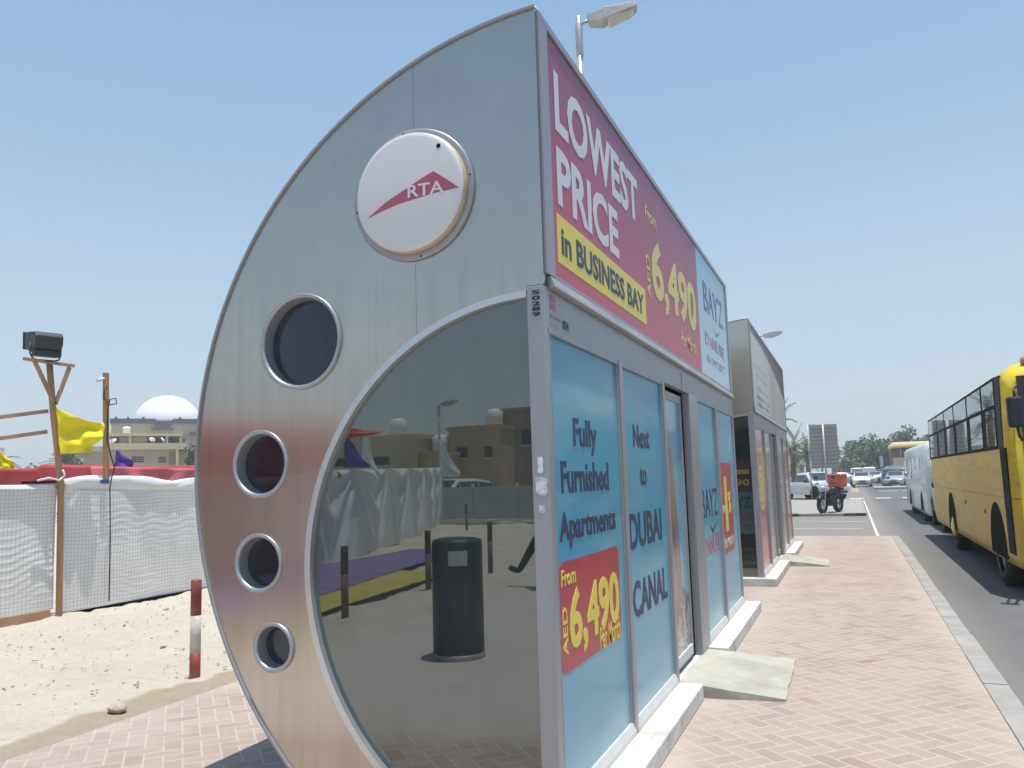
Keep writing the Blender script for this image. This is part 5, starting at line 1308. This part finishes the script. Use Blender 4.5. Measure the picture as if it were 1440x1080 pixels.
# people ---------------------------------------------------------------------
def person(label, loc, rz, pose, top, pants):
    """skeleton grown with Skin + Subdivision, pelvis as root; local +y is forward"""
    t = thing('person', label, 'person', loc, rz)
    def skin(name, pts, edges, rad, root, mat):
        me = bpy.data.meshes.new(name); me.from_pydata(pts, edges, []); o = bpy.data.objects.new(name, me); C.objects.link(o)
        md = o.modifiers.new('skin', 'SKIN'); sv = me.skin_vertices[0].data if me.skin_vertices else None
        if sv is None:
            bm = bmesh.new(); bm.from_mesh(me); bm.verts.layers.skin.verify(); bm.to_mesh(me); bm.free(); sv = me.skin_vertices[0].data
        for i, r_ in enumerate(rad): sv[i].radius = (r_, r_) if not isinstance(r_, tuple) else r_
        sv[root].use_root = True
        md2 = o.modifiers.new('sub', 'SUBSURF'); md2.levels = 2; md2.render_levels = 2
        dg = bpy.context.evaluated_depsgraph_get(); m2 = bpy.data.meshes.new_from_object(o.evaluated_get(dg)); bpy.data.objects.remove(o)
        for p in m2.polygons: p.use_smooth = True
        m2.materials.clear(); m2.materials.append(mat) if not isinstance(mat, list) else [m2.materials.append(x) for x in mat]
        ob = bpy.data.objects.new(name, m2); C.objects.link(ob); ob.parent = t; return ob
    s = pose
    hip = (0, 0, .92)
    pts = [hip, (0, .01, 1.15), (0, .0, 1.38), (0, .02, 1.47), (0, .04, 1.56), (0, .05, 1.66)]
    ed = [(0, 1), (1, 2), (2, 3), (3, 4), (4, 5)]; rad = [(.15, .11), (.145, .10), (.16, .10), (.055, .055), (.075, .09), (.07, .085)]
    for sg, la in ((-1, s['l']), (1, s['r'])):
        b0 = len(pts)
        hp = Vector((.09*sg, 0, .86)); th, kn = la
        k = hp+Vector((0, math.sin(th), -math.cos(th)))*.42; a = k+Vector((0, math.sin(th-kn), -math.cos(th-kn)))*.41
        ft = th-kn
        toe = a+Vector((.02*sg, math.cos(ft*.8)*.17, math.sin(ft)*.17-.03))
        pts += [tuple(hp), tuple(k), tuple(a), tuple(toe)]; ed += [(0, b0), (b0, b0+1), (b0+1, b0+2), (b0+2, b0+3)]; rad += [.092, .065, .045, .042]
        b0 = len(pts); aa = s['al'] if sg < 0 else s['ar']
        sh = Vector((.19*sg, 0, 1.38)); el = sh+Vector((.05*sg, math.sin(aa), -math.cos(aa)))*.29; wr = el+Vector((0, math.sin(aa+.35), -math.cos(aa+.35)))*.25
        pts += [tuple(sh), tuple(el), tuple(wr)]; ed += [(2, b0), (b0, b0+1), (b0+1, b0+2)]; rad += [.06, .045, .03]
        # palm and fingers
        d = (wr-el).normalized(); pc = wr+d*.09; pts.append(tuple(pc)); ed.append((b0+2, len(pts)-1)); rad.append((.036, .018)); pi_ = len(pts)-1
        for q in range(4):
            f0 = pc+d*.03+Vector((0, (q-1.5)*.02, 0)); f1 = f0+d*(.045 if q in (0, 3) else .055)+Vector((-.012*sg, 0, 0))
            pts += [tuple(f0), tuple(f1)]; ed += [(pi_, len(pts)-2), (len(pts)-2, len(pts)-1)]; rad += [.009, .007]
        th0 = wr+d*.05+Vector((0, .04, 0)); pts.append(tuple(th0)); ed.append((b0+2, len(pts)-1)); rad.append(.010)
    bd = skin('body', pts, ed, rad, 0, [M['skin'], M[top], M[pants]])
    for p in bd.data.polygons:
        c = p.center
        if c.z < .98 and abs(c.x) < .2 and c.z > .06: p.material_index = 2
        elif c.z < .06: p.material_index = 2
        if .95 <= c.z < 1.46 and (abs(c.x) < .215 or c.z > 1.15): p.material_index = 1
    b = MB(); bmesh.ops.create_uvsphere(b.bm, u_segments=16, v_segments=10, radius=.1, matrix=Matrix.Translation((0, .03, 1.66)))
    for v in b.bm.verts: v.co.y = .035+(v.co.y-.03)*1.1
    bmesh.ops.delete(b.bm, geom=[v for v in b.bm.verts if v.co.z < 1.64 or (v.co.y > .08 and v.co.z < 1.70)], context='VERTS')
    obj('hair', b, M['hair'], t)
    for sg in (-1, 1):
        b = MB(); bmesh.ops.create_uvsphere(b.bm, u_segments=8, v_segments=6, radius=.011, matrix=Matrix.Translation((.03*sg, .125, 1.625))); obj('eye', b, M['gap'], t)
    b = MB(); b.prism([(.118, 1.635), (.118, 1.585), (.155, 1.588)], .024, 'yz', -.012); obj('nose', b, M['skin'], t, bevel=.005)
    b = MB(); b.box(-.025, .025, .10, .128, 1.555, 1.563); obj('mouth', b, M['logo_red'], t)
    return t
person('person in dark trousers walking, one leg mirrored in the end glass', (-2.70, -7.2, .03), R(86), dict(l=(R(36), R(4)), r=(R(-20), R(20)), al=R(-6), ar=R(-10)), 'white_shirt', 'trousers')
person('person in a blue shirt standing far off behind the orange box', (X(-.0190, 62), 62, -.06), R(170), dict(l=(R(4), R(2)), r=(R(-3), R(2)), al=R(4), ar=R(-4)), 'blue_cloth', 'trousers')
person('person in a pale blue shirt standing behind the sign post', (X(-.031, 64), 64, -.03), R(120), dict(l=(R(4), R(2)), r=(R(-3), R(2)), al=R(4), ar=R(-4)), 'blue_cloth', 'trousers')

# ================================================================== LEFT BACKGROUND (about 75 m away)
ANG = R(47.3); DX, DY = 1.148-55.1*1.0, -3.143+50.9
kx = 1/18.3
def LX(u): return (u-200)*kx
# domed building
tq = building('domed_building', 'grey stone building with a big white dome and finial', 'mosque', (DX-1.5, DY+1.4, -.09), ANG); tq.scale = (1.06, 1.06, 1.06)
b = MB(); b.box(LX(156), LX(330), 0, 9, 0, 7.05); obj('wall', b, M['grey_stone'], tq)
b = MB()
b.box(LX(154), LX(216), -.15, 9.15, 7.051, 7.42); b.box(LX(240), LX(332), -.15, 9.15, 7.051, 7.42); b.box(LX(216)+.01, LX(240)-.01, .2, 9.1, 7.051, 7.25)
for u in (162, 178, 199, 250, 276): b.box(LX(u)-.08, LX(u)+.08, -.2, .2, 7.421, 7.56)
obj('parapet', b, M['dark_trim'], tq)
for ua, ub, ya, za, zb_ in ((210, 241, -.25, 6.50, 6.66), (214, 238, -.2, 6.86, 7.05), (264, 300, -.2, 6.1, 6.3)):
    b = MB(); b.box(LX(ua), LX(ub), ya, -.01, za, zb_); obj('cornice', b, M['dark_trim'], tq)
cxd = LX(234); rx = LX(284)-cxd
b = MB(); b.lathe([(rx*math.cos(a), 7.2+2.5*math.sin(a)) for a in [PI/2*k/18 for k in range(19)]], (cxd, 3.2, 0), 'Z', 48); obj('dome', b, M['dome_white'], tq)
b = MB(); b.cyl((cxd, 3.2, 9.68), (cxd, 3.2, 10.3), .03, .01, 6); bmesh.ops.create_uvsphere(b.bm, u_segments=10, v_segments=6, radius=.07, matrix=Matrix.Translation((cxd, 3.2, 9.86))); obj('finial', b, M['galv'], tq)
# cream villa in front
tv = building('cream_villa', 'cream villa with balcony and satellite dishes before the dome', 'house', (DX, DY, 0), ANG)
b = MB(); b.box(LX(152), LX(252), .8, 6, 0, 5.0); b.box(LX(165), LX(206), 1.2, 6, 5.001, 6.15); b.box(LX(252)+.01, LX(300), 1.5, 6, 0, 4.9); b.box(LX(90), LX(152)-.01, 1.5, 6, 0, 4.9); obj('wall', b, M['sand_wall'], tv)
b = MB(); b.box(LX(147), LX(262), .2, 6.1, 5.001, 5.55); 
bmesh.ops.delete(b.bm, geom=[], context='VERTS'); obj('balcony_wall', b, M['sand_wall'], tv)
b = MB(); b.box(LX(147), LX(256), .6, 6.1, 6.18, 6.42); obj('roof', b, M['sand_wall'], tv)
for u in (181, 234, 254):
    b = MB(); b.box(LX(u)-.09, LX(u)+.09, .7, .88, 5.551, 6.18); obj('column', b, M['sand_wall'], tv)
b = MB(); b.box(LX(158), LX(166), 1.0, 1.19, 5.56, 6.0); obj('window', b, M['window_dark'], tv)
b = MB(); b.box(LX(216), LX(262), 1.6, 1.7, 5.56, 5.98); obj('roof_screen', b, M['dark_trim'], tv)
for ua, ub, za, zb_ in ((184, 201, 3.95, 4.45), (222, 233, 3.9, 4.4)):
    b = MB(); b.box(LX(ua), LX(ub), .77, .79, za, zb_); w_ = obj('window', b, M['window_dark'], tv)
    b = MB()
    for k in range(1, 5): x = LX(ua)+(LX(ub)-LX(ua))*k/5; b.box(x-.012, x+.012, .75, .768, za, zb_)
    for k in range(1, 3): z_ = za+(zb_-za)*k/3; b.box(LX(ua), LX(ub), .752, .766, z_-.012, z_+.012)
    obj('window_bars', b, M['grey_stone'], w_)
b = MB(); b.box(LX(237), LX(246), .74, .79, 3.7, 4.75); obj('doorway', b, M['brown_wall'], tv)
b = MB(); b.box(LX(247), LX(251), .2, .78, 0, 5.0); obj('pilaster', b, M['sand_wall'], tv)
b = MB(); b.box(LX(108), LX(150), 1.1, 1.49, 4.905, 5.35); b.box(LX(118), LX(150), 1.45, 1.49, 3.2, 3.8); obj('parapet', b, M['grey_stone'], tv)
def dish(u, z, r, y=.3, rz=0.0, label=''):
    t = thing('satellite_dish', label, 'satellite dish', (0, 0, 0)); m = Matrix.Translation((DX, DY, 0)) @ Matrix.Rotation(ANG, 4, 'Z') @ Vector((LX(u), y, z))
    t.location = m; t.rotation_euler = (0, 0, ANG+rz); t['group'] = 'satellite dishes on the villa'
    b = MB(); b.lathe([(r*math.sin(a), .35*r*(1-math.cos(a))*2) for a in [R(60)*k/6 for k in range(7)]], (0, 0, 0), 'Y', 18); bw = obj('bowl', b, M['white_wall'], t); bw.rotation_euler = (R(-35), 0, 0)
    b = MB(); b.cyl((0, .05, -r-.15), (0, .05, 0), .025, seg=6); b.tube([(0, 0, -.2), (0, -r*.7, .1)], .015, 5); obj('mount', b, M['galv'], t)
dish(213, 5.95, .32, .5, R(20), 'white satellite dish in the middle of the villa balcony'); dish(229, 5.9, .30, .5, R(70), 'white satellite dish at the right of the villa balcony'); dish(157, 5.85, .32, .5, R(-40), 'white satellite dish at the left end of the villa balcony')
mpos = Matrix.Translation((DX, DY, 0)) @ Matrix.Rotation(ANG, 4, 'Z')
b = MB(); b.lathe([(.33, 0), (.34, .5), (.30, .62), (.1, .68), (0, .69)], (0, 0, 0), 'Z', 20)
o = obj('water_tank', b, M['dome_white'], loc=mpos @ Vector((LX(175.5), 2.0, 6.42))); tag(o, 'white water tank on the villa roof', 'water tank')
tree('tree', 'dark green tree at the right edge of the cream villa', tuple(mpos @ Vector((LX(274), -3, 0))), 5.6, 1.5, 'leaf', 21, 1500, .22, 1.0, 'trees by the villa')
tree('tree', 'low grey-green tree between palms and the cream villa', tuple(mpos @ Vector((LX(100), -2, 0))), 4.6, 1.3, 'leaf2', 22, 900, .22, .8, 'trees by the villa')
tree('tree', 'low hedge-like tree behind the yellow flag', tuple(mpos @ Vector((LX(55), -2, 0))), 4.3, 1.7, 'leaf2', 23, 900, .22, .6, 'trees by the villa')
palm('tall palm at the far left beyond the fence', tuple(mpos @ Vector((LX(8), -10, 0))), 4.9, 2.1, 31, 40, 'palms beyond the fence')
palm('lower palm beside the tall palm at the far left', tuple(mpos @ Vector((LX(36), -10, 0))), 3.8, 1.8, 32, 36, 'palms beyond the fence')
palm('palm with spread fronds behind the yellow flag', tuple(mpos @ Vector((LX(112), -12, 0))), 3.3, 1.9, 33, 34, 'palms beyond the fence')
b = MB(); b.cyl((0, 0, 0), (0, 0, 3.7), .03, .03, 8); b.lathe([(.28, 3.72), (.3, 3.66), (.12, 3.9), (0, 3.92)], (0, 0, 0), 'Z', 12); o = obj('shade_lamp', b, M['black_plastic'], loc=(-26.2, 18.7, -1.25)); tag(o, 'small dark lamp hood above the red canvas under the flag', 'lamp')

# ================================================================== BEHIND THE CAMERA (mirrored in the end glass)
def block(label, loc, w, d, h, mat, wins, rz=0.0, tank=True):
    t = thing('apartment_house', label, 'house', loc, rz, 'houses behind the sheet fence')
    b = MB(); b.box(-w/2, w/2, -d, 0, 0, h); obj('wall', b, M[mat], t)
    b = MB(); b.box(-w/2-.1, w/2+.1, -d-.1, .1, h+.001, h+.25); obj('roof', b, M[mat], t)
    for x, z, ww, hh in wins:
        b = MB(); b.box(x-ww/2, x+ww/2, .0, .02, z, z+hh); w_ = obj('window', b, M['window_dark'], t)
        b = MB(); b.box(x-ww/2-.06, x+ww/2+.06, .0, .07, z-.08, z-.002); obj('sill', b, M['white_wall'], w_)
    if tank:
        b = MB(); b.lathe([(.5, 0), (.5, .9), (.3, 1.05), (0, 1.1)], (w*.2, -1.5, h+.25), 'Z', 16); obj('roof_tank', b, M['dome_white'], t)
    return t
block('brown three storey house mirrored at the right of the glass', (-14.2, -42, 0), 9.0, 8, 5.6, 'brown_wall', [(1.2, 3.6, .6, .9), (2.4, 3.6, .6, .9), (-2.5, 3.6, .8, .9), (.5, 1.2, .9, 1.1)], 0)
block('tan two storey house mirrored right of the street lamp', (-19.3, -40, 0), 3.4, 8, 4.5, 'tan_wall', [(-.8, 2.9, .7, .6), (.9, 2.9, .5, .6)], 0)
block('low tan house mirrored behind the lamp post', (-22.4, -38.5, 0), 4.2, 6, 3.0, 'tan_wall', [(-.6, 1.8, 1.6, .5)], 0)
block('pale tan house mirrored above the draped sheet', (-25.5, -38, 0), 6.5, 8, 4.1, 'sand_wall', [(-2.2, 2.6, 1.4, .5), (1.0, 2.6, 1.2, .5)], 0)
b = MB()
for k in range(4): b.box(k*1.9, k*1.9+1.82, -.12, 0, 0, 1.28); b.box(k*1.9+1.83, k*1.9+1.89, -.16, .04, 0, 1.4)
o = obj('boundary_wall', b, M['white_wall'], loc=(-14.6, -25.8, 0)); tag(o, 'low white panelled wall mirrored at the right of the glass', 'wall')
b = MB(); b.box(-30, -5, -25.6, -22.2, -.05, .045); struct(obj('back_road', b, M['asphalt']))

# ================================================================== HAZE
hz = bpy.data.materials.new('dusty_air'); hz.use_nodes = True; ht = hz.node_tree
ht.nodes.remove(ht.nodes['Principled BSDF']); pv = ht.nodes.new('ShaderNodeVolumePrincipled')
pv.inputs['Color'].default_value = (.86, .90, .94, 1); pv.inputs['Density'].default_value = .0016; pv.inputs['Anisotropy'].default_value = .2
ht.links.new(pv.outputs[0], ht.nodes['Material Output'].inputs['Volume'])
b = MB(); b.box(-420, 420, -420, 420, -1.2, 14); o = obj('haze', b, hz); o['kind'] = 'stuff'
